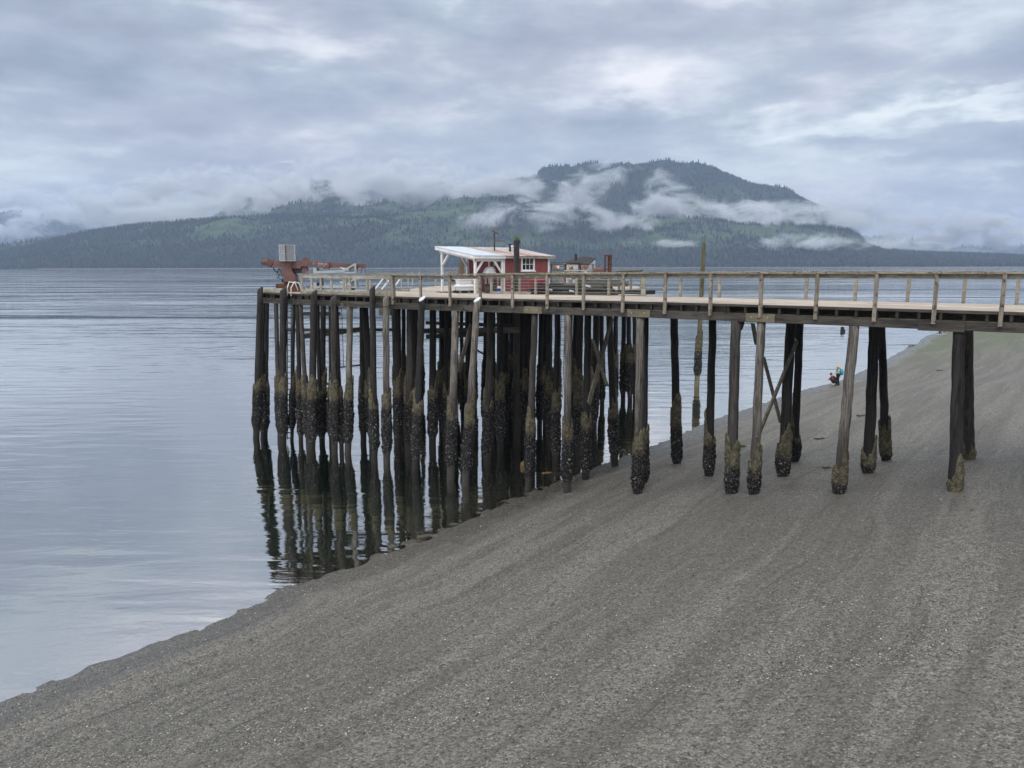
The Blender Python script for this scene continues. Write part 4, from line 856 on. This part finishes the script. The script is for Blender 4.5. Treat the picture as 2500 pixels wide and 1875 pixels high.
extr([(697, 640), (722, 640), (722, 662), (731, 674), (730, 688), (703, 688), (699, 664)], -.3, .3, 'column', 'crane')
extr([(747, 632), (750, 629.5), (758, 629.5), (763, 636), (763, 640), (747, 639)], -.12, .12, 'lug', 'crane')
extr([(744, 651), (758, 652), (758, 680), (745, 680)], -.12, .12, 'ram_bracket', 'crane'); extr([(720, 653), (746, 650), (745, 666), (727, 668)], -.1, .25, 'motor', 'darksteel')
mb = MB(); mb.tube([cp(647.5, 640.5), cp(648.5, 640.5), cp(664, 640.5)], [.11, .165, .165], 16); mb.build('tail_cylinder', M['crane'], cr)
mb = MB(); mb.tube([cp(669, 641, -.24), cp(669, 641, .24)], .19, 18); mb.tube([cp(669, 641, -.27), cp(669, 641, -.2)], .11, 14); mb.tube([cp(665.5, 648, -.2), cp(665.5, 648, .2)], .12, 14); mb.build('winch_drum', M['crane'], cr)
mb = MB(); mb.tube([cp(651, 634), cp(651, 629)], .012, 5); mb.tube([cp(664, 634), cp(664, 629)], .012, 5); mb.tube([cp(650, 633.5), cp(666, 633.5)], .015, 5); mb.build('guard_bar', M['darksteel'], cr)
cb_ = MB(); ca, cb2, cc_ = cp(694.5, 0, -.35), cp(714.5, 0, -.75), cp(731, 0, -.35)
zt_, zb_ = cp(0, 600.5)[2], cp(0, 637.5)[2]
hexp = [(ca[0], -.3), (cb2[0], -.72), (cc_[0], -.3), (cc_[0]-.1, .1), (ca[0]+.1, .1)]
cb_.prism([(a, b, zb_) for a, b in hexp], (0, 0, 0), (0, 0, zt_-zb_)); cbo = cb_.build('cab', M['cabpanel'], cr)
mb = MB()
for a, b in hexp: mb.box((a, b, (zt_+zb_)/2), (.05, .05, zt_-zb_+.03))
for i in range(5):
    a, b = hexp[i], hexp[(i+1) % 5]
    for z_ in (zt_, zb_)+(((zt_+zb_)/2-.03,) if i == 0 else ()): mb.beam((a[0], a[1], z_), (b[0], b[1], z_), .045, .05)
mb.build('cab_frame', M['alu'], cbo); mb = MB(); mb.box((hexp[1][0], -.745, (zt_+zb_)/2), (.05, .03, zt_-zb_)); mb.build('rust_strip', M['rust'], cbo)
mb = MB(); mb.prism([(a*1.0, b, zt_+.02) for a, b in hexp], (0, 0, 0), (0, 0, .03)); mb.build('cab_roof', M['alud'], cbo)
for i, (a, b, c_) in enumerate([((676, 653), (681, 668), (690, 664)), ((677, 652), (684, 673), (692, 655)), ((688, 656), (683, 678), (699, 670)), ((690, 655), (699, 668), (684, 679)), ((694, 655), (700, 676), (697, 688)), ((712, 668), (704, 672), (698, 687)), ((686, 678), (694, 680), (706, 690))]):
    A, B, C_ = Vector(cp(*a, -.15)), Vector(cp(*b, -.3)), Vector(cp(*c_, -.2)); mb = MB(); mb.tube([A*(1-q)**2+B*2*q*(1-q)+C_*q*q for q in np.linspace(0, 1, 9)], .022, 7); mb.build('hose', M['rubber'], cr, smooth=True)
mb = MB(); mb.tube([cp(715, 688), cp(715, 694), cp(715, 704)], [.45, .32, .5], 20); mb.build('slew_base', M['rust'], cr)
mb = MB(); mb.box(cp(708, 699), (1.15, 1.0, .34)); mb.box(cp(712, 706), (1.5, 1.2, .2)); mb.build('mount', M['rust'], cr)
for px in (887, 896): mb = MB(); mb.tube([cp(px, 655), cp(px, 668)], .012, 5); mb.build('hook_line', M['darksteel'], cr)
def letters(txt, px, py, size, par, nm='lettering'):
    cu = bpy.data.curves.new(nm, 'FONT'); cu.body = txt; cu.size = size; cu.extrude = .002; cu.materials.append(M['letter'])
    tmp = bpy.data.objects.new('tmp', cu); me = bpy.data.meshes.new_from_object(tmp); bpy.data.objects.remove(tmp); o = bpy.data.objects.new(nm, me); COL.objects.link(o); o.parent = par; o.location = cp(px, py, -.228); o.rotation_euler = (math.pi/2, .07, 0); return o
letters('5', 772, 646, .17, cr); letters('6000 LB', 785, 646, .16, cr); letters('A 11 20', 785, 650.3, .12, cr)

# aluminium ramps beside the crane
def ramp(dz_, label, y_, dx_=0):
    o = empty('metal_ramp', (-13.2+dx_, y_, 8.45), 0, label, 'ramp', 'stacked metal ramps'); d = dz_
    extr([(757, 667+d), (758, 664+d), (781, 654+d), (783, 654+d), (783, 667+d)], 0, .7, 'end_wedge', 'alud', o, 0)
    extr([(776, 654+d), (783.5, 654+d), (783.5, 668+d), (776, 668+d)], -.03, 0, 'end_plate', 'alu', o, 0)
    for yy in (-.02, .62): extr([(783, 662+d), (850, 659+d), (850, 665+d), (783, 667+d)], yy, yy+.08, 'side_beam', 'alu', o, 0)
    for a in range(5): extr([(790+a*13, 663+d), (793+a*13, 663+d), (793+a*13, 665+d), (790+a*13, 665+d)], .06, .62, 'rung', 'alud', o, 0)
    mb = MB(); mb.beam(cp(849, 661+d, 0), cp(874, 646+d, 0), .06, .1); mb.beam(cp(849, 661+d, .66), cp(874, 646+d, .66), .06, .1); mb.beam(cp(876, 645+d, 0), cp(877, 666+d, 0), .1, .14); mb.beam(cp(876, 645+d, .66), cp(877, 666+d, .66), .1, .14); mb.beam(cp(850, 665.5+d, 0), cp(879, 665.5+d, 0), .06, .08)
    mb.beam(cp(876, 646+d, 0), cp(876, 646+d, .66), .08, .1); mb.build('end_frame', M['alu'], o); extr([(860, 657+d), (874, 649+d), (874, 664+d), (860, 664+d)], .05, .6, 'infill', 'alud', o, 0)
    mb = MB()
    for a in (0, 1, 2): mb.beam(cp(836+a*9, 652+d+a*3, .4), cp(850+a*4, 660+d, .4), .03, .05)
    mb.build('strut', M['bin'], o)
    return o
ramp(0, 'upper dull aluminium ramp, resting across its twin beside the crane', 45.5); ramp(35, 'lower dull aluminium ramp lying on the deck behind the railing', 45.4)
# timber cribbing holding the upper ramp
for px, lb in ((790, 'short dark wooden prop under the middle of the upper ramp'), (866, 'short dark wooden prop under the far end of the upper ramp')):
    mb = MB(); mb.box((0, 0, .42), (.14, .6, .84)); mb.box((0, 0, .02), (.3, .7, .04)); o = mb.build('wooden_prop', M['beam'], bevel=.01); o.location = ((px-1250)*KX, 45.85, 8.5); tag(o, lb, 'prop', 'props under the ramp')
# white folding barrier
wb_ = empty('barrier', (-7.35, 46.4, DZ), 0, 'low white wooden barrier frame standing right of the ramps', 'barrier')
for x_ in (-1.25, -.1, .75, 1.15): mb = MB(); mb.box((x_, 0, .5), (.07, .07, 1.0)); mb.build('upright', M['whitepeel'], wb_)
mb = MB(); mb.box((-.05, -.05, 1.0), (2.6, .05, .12)); mb.build('top_board', M['rail'], wb_); mb = MB(); mb.box((.0, -.05, .06), (2.5, .25, .08)); mb.build('skid', M['rail'], wb_)
for a, b in (((-.85, 0, .1), (-.3, 0, .8)), ((-.45, 0, .1), (0, 0, .65)), ((.2, 0, .1), (.65, 0, .7))): mb = MB(); mb.beam(a, b, .05, .08); mb.build('diagonal', M['white'], wb_)

# ------------------------------------------------------------------ gear right of the cabin
def pot(loc, rz_, label):
    o = empty('crab_pot', loc, rz_, label, 'crab pot', 'stacked crab pots'); a, b, h = .4, .4, .36; mb = MB()
    for z_ in (0.012, h-.012):
        for p, q in (((-a, -b), (a, -b)), ((a, -b), (a, b)), ((a, b), (-a, b)), ((-a, b), (-a, -b))): mb.tube([(*p, z_), (*q, z_)], .014, 5)
    for p in ((-a, -b), (a, -b), (a, b), (-a, b)): mb.tube([(*p, 0), (*p, h)], .014, 5)
    mb.build('frame', M['darksteel'], o); mb = MB()
    for k in range(1, 9):
        q = -a+2*a*k/9
        for y_ in (-b, b): mb.tube([(q, y_, 0), (q, y_, h)], .009, 3, False)
        for x_ in (-a, a): mb.tube([(x_, q, 0), (x_, q, h)], .009, 3, False)
    for k in range(1, 4):
        z_ = h*k/4
        for p, q in (((-a, -b), (a, -b)), ((a, -b), (a, b)), ((a, b), (-a, b)), ((-a, b), (-a, -b))): mb.tube([(*p, z_), (*q, z_)], .009, 3, False)
    mb.build('mesh', M['rope'], o)
    mb = MB(); c_ = [(.13*math.cos(q)+rng.random()*.04-.1, .13*math.sin(q), .05+.012*q) for q in np.linspace(0, 16, 40)]; mb.tube(c_, .022, 4); mb.build('line', M['rope'], o)
    return o
wd = ['leftmost', 'second', 'third']; lvl = ['bottom', 'second', 'third', 'top']
for i in range(3):
    for j in range(4):
        xx = 2.75+i*.86; pot((xx+(rng.random()-.5)*.06, 46.8+(rng.random()-.5)*.06, DZ+.02+j*.4), (rng.random()-.5)*.12, f'black wire crab pot, {lvl[j]} of the {wd[i]} stack right of the cabin')
def buoy(loc, rad, mat, label, tall=1.5):
    o = empty('buoy', loc, 0, label, 'buoy', 'buoys among the crab pots'); mb = MB(); mb.ball((0, 0, rad*tall), rad, 12, 9, (1, 1, tall)); mb.build('float', M[mat], o, smooth=True)
    mb = MB(); mb.tube([(0, 0, rad*tall*1.8), (0, 0, rad*tall*2.35)], .015, 6); mb.build('loop', M['darksteel'], o)
for x_, z_, rd, mt_, lb in [(2.6, 1.28, .09, 'yellow', 'yellow orange float inside the upper left crab pots'), (3.48, 1.3, .08, 'yellow', 'amber float high in the middle stack of pots'), (4.55, 1.3, .08, 'orange', 'bright orange float at the top right of the pots'), (4.2, 1.25, .11, 'orange', 'wide pink orange float lying in the top right pot'), (3.52, .9, .085, 'orange', 'orange float one tier below the amber one'), (3.9, .86, .08, 'orange', 'small orange float in the gap right of the middle stack'), (3.1, .46, .06, 'orange', 'tiny orange float low among the dark pots'), (2.75, 1.28, .08, 'bin', 'white float in the upper left crab pot'), (3.1, .88, .09, 'bin', 'dull white float in the left stack, third tier'), (4.4, .88, .1, 'bin', 'white float below the orange ones on the right')]:
    buoy((x_, 46.35+(0.25 if x_ > 4 else .1)*rng.random(), DZ+z_), rd, mt_, lb, 1.0 if 'wide' in lb else 1.35)
# shelf planks over the pots
mb = MB(); mb.beam((2.2, 46.6, DZ+1.66), (4.9, 46.6, DZ+1.64), .5, .03); tag(mb.build('plank', M['timber']), 'long thin plank laid over the tops of the crab pots', 'plank')

# white outbuilding with dark roof
ob = empty('outbuilding', (5.15, 57.2, DZ-.4), 0, 'small white outbuilding with a sagging dark roof behind the crab pots', 'shed')
P1, P2, P3, P4 = (1.07, .9, 2.42), (.35, -1.0, 1.92), (-1.35, -.6, 2.1), (-.55, 1.0, 2.42); mb = MB()
base = [(p[0], p[1], 0) for p in (P1, P2, P3, P4)]; mb.add(base+[(p[0], p[1], p[2]-.04) for p in (P1, P2, P3, P4)], [(3, 2, 1, 0), (0, 1, 5, 4), (1, 2, 6, 5), (2, 3, 7, 6), (3, 0, 4, 7), (4, 5, 6, 7)][::1]); mb.build('wall', M['paintw'], ob)
mb = MB(); g1 = [];
def lerp3(a, b, f): return Vector(a).lerp(Vector(b), f)
n_ = 8; top = []; bot = []
for i in range(n_+1):
    f = i/n_; bow = .12*math.sin(math.pi*f); a = lerp3(P4, P1, f)+Vector((.04, .06, bow)); b = lerp3(P3, P2, f)+Vector((.0, -.1, bow*.6)); top += [a, b]
for p in list(top): bot.append(p-Vector((0, 0, .06)))
m_ = len(top); mb.add(top+bot, [(2*i, 2*i+1, 2*i+3, 2*i+2) for i in range(n_)]+[(m_+2*i, m_+2*i+2, m_+2*i+3, m_+2*i+1) for i in range(n_)]+[(2*i, 2*i+2, m_+2*i+2, m_+2*i) for i in range(n_)]+[(2*i+1, m_+2*i+1, m_+2*i+3, 2*i+3) for i in range(n_)]+[(0, m_, m_+1, 1), (m_-2, m_-1, 2*m_-1, 2*m_-2)]); mb.build('roof', M['darkroof'], ob)
mb = MB(); mb.tube([(-.45, 0, 2.2), (-.45, 0, 2.72)], .09, 10); mb.build('chimney', M['darksteel'], ob)

# forklift
fk = empty('forklift', (5.05, 43.6, DZ), .08, 'old red forklift with a tall rusty mast parked beside the timber stacks', 'forklift')
def bx(nm, c_, d, mt_, bevel=.02, par=fk, M3=None): mb = MB(); mb.box(c_, d, M3); return mb.build(nm, M[mt_], par, bevel=bevel)
bx('chassis', (-.1, 0, .5), (1.0, .8, .4), 'crane', .05); bx('hood', (-.12, 0, 1.15), (.66, .7, .5), 'crane', .12); bx('counterweight', (-.5, 0, .62), (.2, .78, .55), 'crane', .06); bx('seat', (.12, 0, .83), (.35, .4, .12), 'rubber', .03)
mb = MB(); mb.beam((-.1, -.42, .55), (.12, -.42, .92), .05, .05); mb.beam((.12, -.42, .92), (.36, -.42, .95), .05, .05); mb.build('lever', M['crane'], fk)
for y_ in (-.32, .32): bx('mast_rail', (.43 if y_ < 0 else .44, y_, 1.12), (.1, .1, 1.9), 'rust', .01)
for x_ in (.13,): bx('mast_rail', (x_-.02, -.32, 1.5), (.08, .08, 1.15), 'rust', .01)
mb = MB(); mb.box((.27, -.32, 2.05), (.46, .12, .07)); mb.box((.27, -.32, 1.32), (.4, .08, .05)); mb.box((.43, 0, 2.03), (.1, .7, .06)); mb.build('crossbar', M['rust'], fk)
for x_, y_ in ((-.4, -.36), (.3, -.36), (-.4, .36), (.3, .36)):
    mb = MB(); mb.tube([(x_, y_-.09, .24), (x_, y_+.09, .24)], .24, 18); w_ = mb.build('wheel', M['rubber'], fk); mb = MB(); mb.tube([(x_, y_-.1, .24), (x_, y_+.1, .24)], .11, 12); mb.build('rim', M['rust'], w_)
for y_ in (-.2, .2): mb = MB(); mb.box((.85, y_, .1), (.8, .1, .04)); mb.build('fork', M['darksteel'], fk)
# timber stacks on the ledge beyond the walkway rail
names = ['long weathered timber at the foot of the stack beyond the walkway rail', 'thick dark timber second from the bottom of the stack', 'pale long plank in the middle of the timber stack', 'green grey timber on top of the stack, jutting furthest right', 'short squared timber at the rear of the stack', 'thin board lying slantwise near the left end of the stack', 'mossy beam at the back of the stack below the forklift', 'weathered board beneath the pale plank']
TL = [(4.2, 9.4, 5.55, 8.56, .26, .14), (4.6, 9.1, 5.8, 8.74, .3, .18), (5.2, 8.6, 5.6, 8.92, .24, .1), (7.5, 9.72, 5.95, 9.04, .4, .24), (6.7, 8.9, 6.5, 9.1, .6, .3), (4.3, 6.4, 5.5, 8.80, .2, .06), (5.8, 8.4, 6.6, 8.75, .3, .3), (5.0, 8.9, 5.45, 8.83, .2, .07)]
for (a, b, t__, z_, w_, h_), lb in zip(TL, names):
    x_, y_ = toW((a+b)/2, t__); mb = MB(); L = b-a; mb.box((0, 0, 0), (L, w_, h_)); o = mb.build('timber', M['timber'], bevel=.012); o.location = (x_, y_, z_+.06); o.rotation_euler = (0, (rng.random()-.5)*.012, PROT+(rng.random()-.5)*.04); tag(o, lb, 'timber', 'timbers stacked beyond the walkway rail')
for (a, b, t__, z_, r_), lb in zip([(4.3, 5.6, 5.3, 8.72, .05), (4.8, 7.8, 5.35, 8.93, .06), (5.8, 6.9, 5.3, 8.68, .045)], ['black pipe with a pale cut end, nearest the cabin', 'black pipe with a pale cut end on top of the stack', 'black pipe with a pale cut end low in the middle']):
    x_, y_ = toW(a, t__); o = empty('pipe', (x_, y_, z_+.08), PROT, lb, 'pipe', 'black pipes on the timber stack'); mb = MB(); mb.tube([(0, 0, .02), (b-a, -.03, 0)], r_, 12); mb.build('tube', M['blackpipe'], o)
    mb = MB(); mb.tube([(b-a, -.03, 0), (b-a+.28, -.05, -.04)], [r_, r_*.8], 12); mb.build('cut_end', M['whitecap'], o)

# ------------------------------------------------------------------ lone piles in the water
lp = empty('mooring_pile', (15.35, 63.2, 0), 0, 'tall mossy topped pile standing alone in the water beyond the walkway', 'pile'); zs = np.linspace(-4.5, 11.8, 18)
mb = MB(); mb.tube([(.015*z, .02*math.sin(z), z) for z in zs], [.215-.004*z for z in zs], 14); mb.build('shaft', M['pile_top'], lp); crust(lp, [(0, 0, 0), (.15, 0, 10)], .22, 1.0, 4.3, 99)
sx = 50.; sy = 116.4; st2 = empty('pile_stub', (sx, sy, 0), 0, 'black broken pile stub poking from the water far out', 'pile'); mb = MB(); mb.tube([(0, 0, -6), (.0, 0, .2), (.02, 0, .75)], [.3, .28, .24], 9); mb.tube([(.3, .1, -6), (.3, .1, .35)], .2, 8); mb.build('stump', M['pile_dark'], st2)
# sunken and stranded bits of wood
def debris(px, py, L, w, h, rot, label, mat='beam', nm='driftwood', sub=0.):
    d = np.array(ray(px, py)); best = None
    for lam in np.linspace(12, 160, 1500):
        P_ = np.array([0, 0, 10])+d*lam
        if P_[2] <= max(float(terr(P_[:1], P_[1:2], False)[0]), -9 if sub else -9): break
    mb = MB(); n_ = 9; pts = [(L*(i/(n_-1)-.5), .04*L*math.sin(i*.9), .03*math.sin(i*1.7)) for i in range(n_)]; mb.tube(pts, [max(.01, w*(.55+.45*math.sin(math.pi*(i+.6)/n_))*(.85+.3*rng.random())) for i in range(n_)], 7)
    o = mb.build(nm, M[mat]); o.scale = (1, 1, h/w); o.location = (P_[0], P_[1], P_[2]+h*.6+sub); o.rotation_euler = (0, 0, rot); tag(o, label, 'driftwood' if nm == 'driftwood' else 'seaweed'); return o
debris(2004, 1072, .75, .07, .05, .2, 'dark stick of driftwood lying left of the slanting pale pile'); debris(2104, 1016, .6, .09, .06, .1, 'short brown wood scrap on the shingle right of the slanting pale pile')
debris(1811, 1093, .5, .11, .09, .0, 'rounded grey wood lump behind the two thick crusted piles'); debris(1520, 1104, .35, .1, .1, .5, 'small dark wood lump at the water edge among the piles')
debris(2297, 905, .9, .08, .05, .1, 'thin dark driftwood beyond the walkway on the upper shingle'); debris(2227, 845, 1.2, .09, .07, .3, 'dark driftwood at the far waterline', 'joist'); debris(2020, 1143, .5, .05, .04, .1, 'small dark twig of driftwood on open shingle')
debris(1150, 1170, .95, .16, .18, .1, 'dark waterlogged block half sunk beside a crusted pile', 'joist', sub=.1); debris(1060, 1178, 1.9, .1, .08, .3, 'long sunken log just under the surface', 'joist', sub=.05); debris(1245, 1152, 1.6, .14, .1, .1, 'sunken black log near the shallow edge', 'joist', sub=.05)
debris(1590, 1000, .8, .05, .04, .2, 'thin drift stick at the edge of the shallow water')
M['kelp'] = plain('yellow_brown_kelp', (.16, .11, .03), .6, var=.4, sc=14)
debris(1277, 1152, .3, .14, .3, 1.2, 'yellow brown kelp clump caught at the foot of a pile', 'kelp', 'kelp', .1)
debris(1335, 1158, .5, .07, .06, .4, 'reddish brown kelp strand at the shallow edge', 'kelp', 'kelp', .02)

# ------------------------------------------------------------------ people
def skin(name, J, bones, mat, par, sub=2):
    bm = bmesh.new(); lay = bm.verts.layers.skin.verify(); ids = {}
    for i, (k, (p, r)) in enumerate(J.items()):
        v = bm.verts.new(p); v[lay].radius = (r, r) if not isinstance(r, tuple) else r; v[lay].use_root = (i == 0); ids[k] = v
    for a, b in bones: bm.edges.new((ids[a], ids[b]))
    me = bpy.data.meshes.new(name); bm.to_mesh(me); bm.free(); me.materials.append(mat)
    o = bpy.data.objects.new(name, me); COL.objects.link(o); o.parent = par
    md = o.modifiers.new('skin', 'SKIN'); md.use_smooth_shade = True
    sb = o.modifiers.new('sub', 'SUBSURF'); sb.levels = sub; sb.render_levels = sub
    return o
M['skin'] = plain('skin', (.55, .33, .25), .55, var=.05); M['blond'] = plain('blond_hair', (.62, .45, .24), .6, var=.2, sc=30); M['darkhair'] = plain('dark_hair', (.02, .015, .012), .6)
M['mint'] = plain('mint_jacket_cloth', (.30, .50, .47), .85, var=.12); M['trous'] = plain('black_trouser_cloth', (.012, .012, .016), .85); M['trous2'] = plain('dark_grey_denim', (.03, .034, .045), .85); M['maroon'] = plain('maroon_cloth', (.17, .02, .03), .85)
M['teal'] = plain('teal_backpack_cloth', (.03, .32, .45), .7, var=.12); M['shoe'] = plain('white_shoe', (.75, .75, .73), .6); M['lighttr'] = plain('light_grey_trouser_cloth', (.25, .25, .25), .85)
def person(loc, rz_, label, S, cl, hair='short', hairm='darkhair'):
    """S: joints of the pose (metres, facing +Y); cl: jacket, trousers, shoes materials"""
    o = empty('person', loc, rz_, label, 'person'); J = {}; B = []
    J['pel'] = (S['pel'], .13); J['bel'] = (S['bel'], .12); J['ch'] = (S['ch'], .15); J['nk'] = (S['nk'], .055); J['hb'] = (S['hb'], .075); J['ht'] = (S['ht'], .085)
    B += [('pel', 'bel'), ('bel', 'ch'), ('ch', 'nk'), ('nk', 'hb'), ('hb', 'ht')]
    for s_ in 'lr':
        for k, r_ in (('hip', .095), ('kn', .06), ('an', .04), ('toe', .035), ('sh', .062), ('el', .043), ('wr', .03), ('pa', .032)): J[k+s_] = (S[k+s_], r_)
        B += [('pel', 'hip'+s_), ('hip'+s_, 'kn'+s_), ('kn'+s_, 'an'+s_), ('an'+s_, 'toe'+s_), ('ch', 'sh'+s_), ('sh'+s_, 'el'+s_), ('el'+s_, 'wr'+s_), ('wr'+s_, 'pa'+s_)]
        pa, wr = Vector(S['pa'+s_]), Vector(S['wr'+s_]); d = (pa-wr).normalized(); side = d.cross(Vector((0, 0, 1))); side = side.normalized() if side.length > .1 else Vector((1, 0, 0)); dn = side.cross(d)
        for i in range(5):
            off = (i-1.5)*.017; ln = (.055, .07, .075, .068, .05)[i]
            if i == 4: p1 = pa+side*-.03-d*.02; p2 = p1+side*-.02+d*.035
            else: p1 = pa+d*.045+side*off; p2 = p1+d*ln*.75+dn*.02
            J[f'f{i}{s_}'] = (tuple(p1), .009); J[f'g{i}{s_}'] = (tuple(p2), .007); B += [('pa'+s_, f'f{i}{s_}'), (f'f{i}{s_}', f'g{i}{s_}')]
    skin('body', J, B, M['skin'], o)
    def cloth(nm, keys, bones, mat, grow):
        JJ = {k: (J[k][0], tuple(q+grow for q in J[k][1]) if isinstance(J[k][1], tuple) else J[k][1]+grow) for k in keys}; return skin(nm, JJ, bones, M[mat], o)
    cloth('jacket', ['bel', 'pel', 'ch']+[k+s_ for s_ in 'lr' for k in ('sh', 'el', 'wr')], [('pel', 'bel'), ('bel', 'ch')]+[(a+s_ if a != 'ch' else 'ch', b+s_) for s_ in 'lr' for a, b in (('ch', 'sh'), ('sh', 'el'), ('el', 'wr'))], cl[0], .02)
    cloth('trousers', ['pel']+[k+s_ for s_ in 'lr' for k in ('hip', 'kn', 'an')], [(a+s_ if a != 'pel' else 'pel', b+s_) for s_ in 'lr' for a, b in (('pel', 'hip'), ('hip', 'kn'), ('kn', 'an'))], cl[1], .017)
    for s_ in 'lr':
        an, to = Vector(S['an'+s_]), Vector(S['toe'+s_]); mb = MB(); mid = (an+to)/2; mb.tube([an-(to-an)*.35, mid, to+(to-an)*.15], [.045, .05, .036], 10); sh = mb.build('shoe', M[cl[2]], o, smooth=True)
    hb, ht = Vector(S['hb']), Vector(S['ht']); up_ = (ht-hb).normalized(); fw = Vector(S['fw']).normalized(); sd2 = fw.cross(up_).normalized()
    hc = hb+(ht-hb)*.55; mb = MB(); mb.ball((0, 0, 0), 1, 14, 10); mb.v = [tuple(hc+sd2*v[0]*.088+fw*(v[1]*.1-.022)+up_*(v[2]*.105+.03)) for v in mb.v]
    if hair == 'long': mb.tube([hc-fw*.06+up_*.02, hc-fw*.13-up_*.12, hc-fw*.17-Vector((0, 0, .3)), hc-fw*.15-Vector((0, 0, .42))], [.085, .1, .08, .03], 12)
    mb.build('hair', M[hairm], o, smooth=True)
    for sg in (-1, 1):
        mb = MB(); mb.ball(tuple(hc+fw*.088+sd2*sg*.032+up_*.0), .011, 7, 5); mb.build('eye', M['darkhair'], o)
        mb = MB(); mb.ball(tuple(hc+sd2*sg*.09-up_*.005), .026, 7, 5, (.5, .8, 1.1)); mb.build('ear', M['skin'], o)
    mb = MB(); mb.tube([hc+fw*.085+up_*.0, hc+fw*.112-up_*.035, hc+fw*.09-up_*.04], [.008, .014, .008], 6); mb.build('nose', M['skin'], o)
    mb = MB(); mb.ball(tuple(hc+fw*.088-up_*.062), .02, 8, 5, (1, .5, .35)); mb.build('mouth', M['maroon'], o)
    return o
def stand(h=1.65, look=-.6, arms='fold', stride=.06):
    k = h/1.72; S = dict(pel=(0, -.02, .93*k), bel=(0, -.01, 1.08*k), ch=(0, .0, 1.3*k), nk=(0, .02, 1.45*k), hb=(0, .05, 1.52*k), ht=(0, .10, 1.62*k), fw=(0, 1, look))
    for s_, g_ in (('l', -1), ('r', 1)):
        S['hip'+s_] = (.09*g_, -.02, .88*k); S['kn'+s_] = (.1*g_, .02+stride*g_*.5, .48*k); S['an'+s_] = (.1*g_, -.04+stride*g_, .07); S['toe'+s_] = (.11*g_, .11+stride*g_, .035)
        S['sh'+s_] = (.18*g_, -.0, 1.38*k)
        if arms == 'fold': S['el'+s_] = (.23*g_, .02, 1.12*k); S['wr'+s_] = (.08*g_, .22, 1.06*k); S['pa'+s_] = (.03*g_, .27, 1.04*k)
        else: S['el'+s_] = (.24*g_, -.02, 1.1*k); S['wr'+s_] = (.25*g_, .05, .86*k); S['pa'+s_] = (.25*g_, .07, .79*k)
    return S
def squat():
    S = dict(pel=(0, -.2, .28), bel=(0, -.15, .42), ch=(0, .05, .66), nk=(0, .15, .78), hb=(0, .21, .83), ht=(0, .29, .90), fw=(0, .75, -.75))
    for s_, g_ in (('l', -1), ('r', 1)):
        S['hip'+s_] = (.1*g_, -.17, .28); S['kn'+s_] = (.15*g_, .26, .44); S['an'+s_] = (.12*g_, .0, .08); S['toe'+s_] = (.13*g_, .15, .035)
        S['sh'+s_] = (.17*g_, .08, .71); S['el'+s_] = (.2*g_, .24, .52); S['wr'+s_] = (.1*g_, .42, .42); S['pa'+s_] = (.07*g_, .47, .37)
    return S
def ground(x, y): return float(terr(np.array([x]), np.array([y]))[0])
wx_, wy_ = 27.35, 63.95; w_o = person((wx_, wy_, ground(wx_, wy_)), R(80), 'standing person with long blond hair and a mint jacket looking down at the waterline', stand(1.64, -.8), ('mint', 'trous', 'trous'), 'long', 'blond')
mx_, my_ = 27.12, 64.15; person((mx_, my_, ground(mx_, my_)), R(84), 'crouching person in a maroon top and dark trousers at the water edge', squat(), ('maroon', 'trous2', 'shoe'))
bpk = empty('backpack', (wx_, wy_, ground(wx_, wy_)), R(80), 'teal backpack on the back of the blond person', 'backpack'); mb = MB(); mb.ball((0, -.27, 1.08), 1, 14, 10, (.17, .15, .27)); V_ = [(v[0], v[1]-.1*max(0, 1.15-v[2]), v[2]) for v in mb.v]; mb.v = V_; mb.build('pack', M['teal'], bpk, smooth=True)
for sg in (-1, 1): mb = MB(); mb.tube([(sg*.1, -.2, 1.3), (sg*.12, -.05, 1.44), (sg*.12, .13, 1.3), (sg*.12, .12, 1.1), (sg*.12, -.14, .98)], .018, 6); mb.build('strap', M['trous'], bpk, smooth=True)
for dx_, cl_, lb in ((0, ('trous', 'trous', 'shoe'), 'distant person in dark clothes mostly hidden behind the pier beam'), (.65, ('lighttr', 'lighttr', 'shoe'), 'distant person in pale trousers mostly hidden behind the pier beam')):
    x_, y_ = 61.0+dx_, 109.5; person((x_, y_, ground(x_, y_)), R(70), lb, stand(1.72, -.2, 'down', .12), cl_)
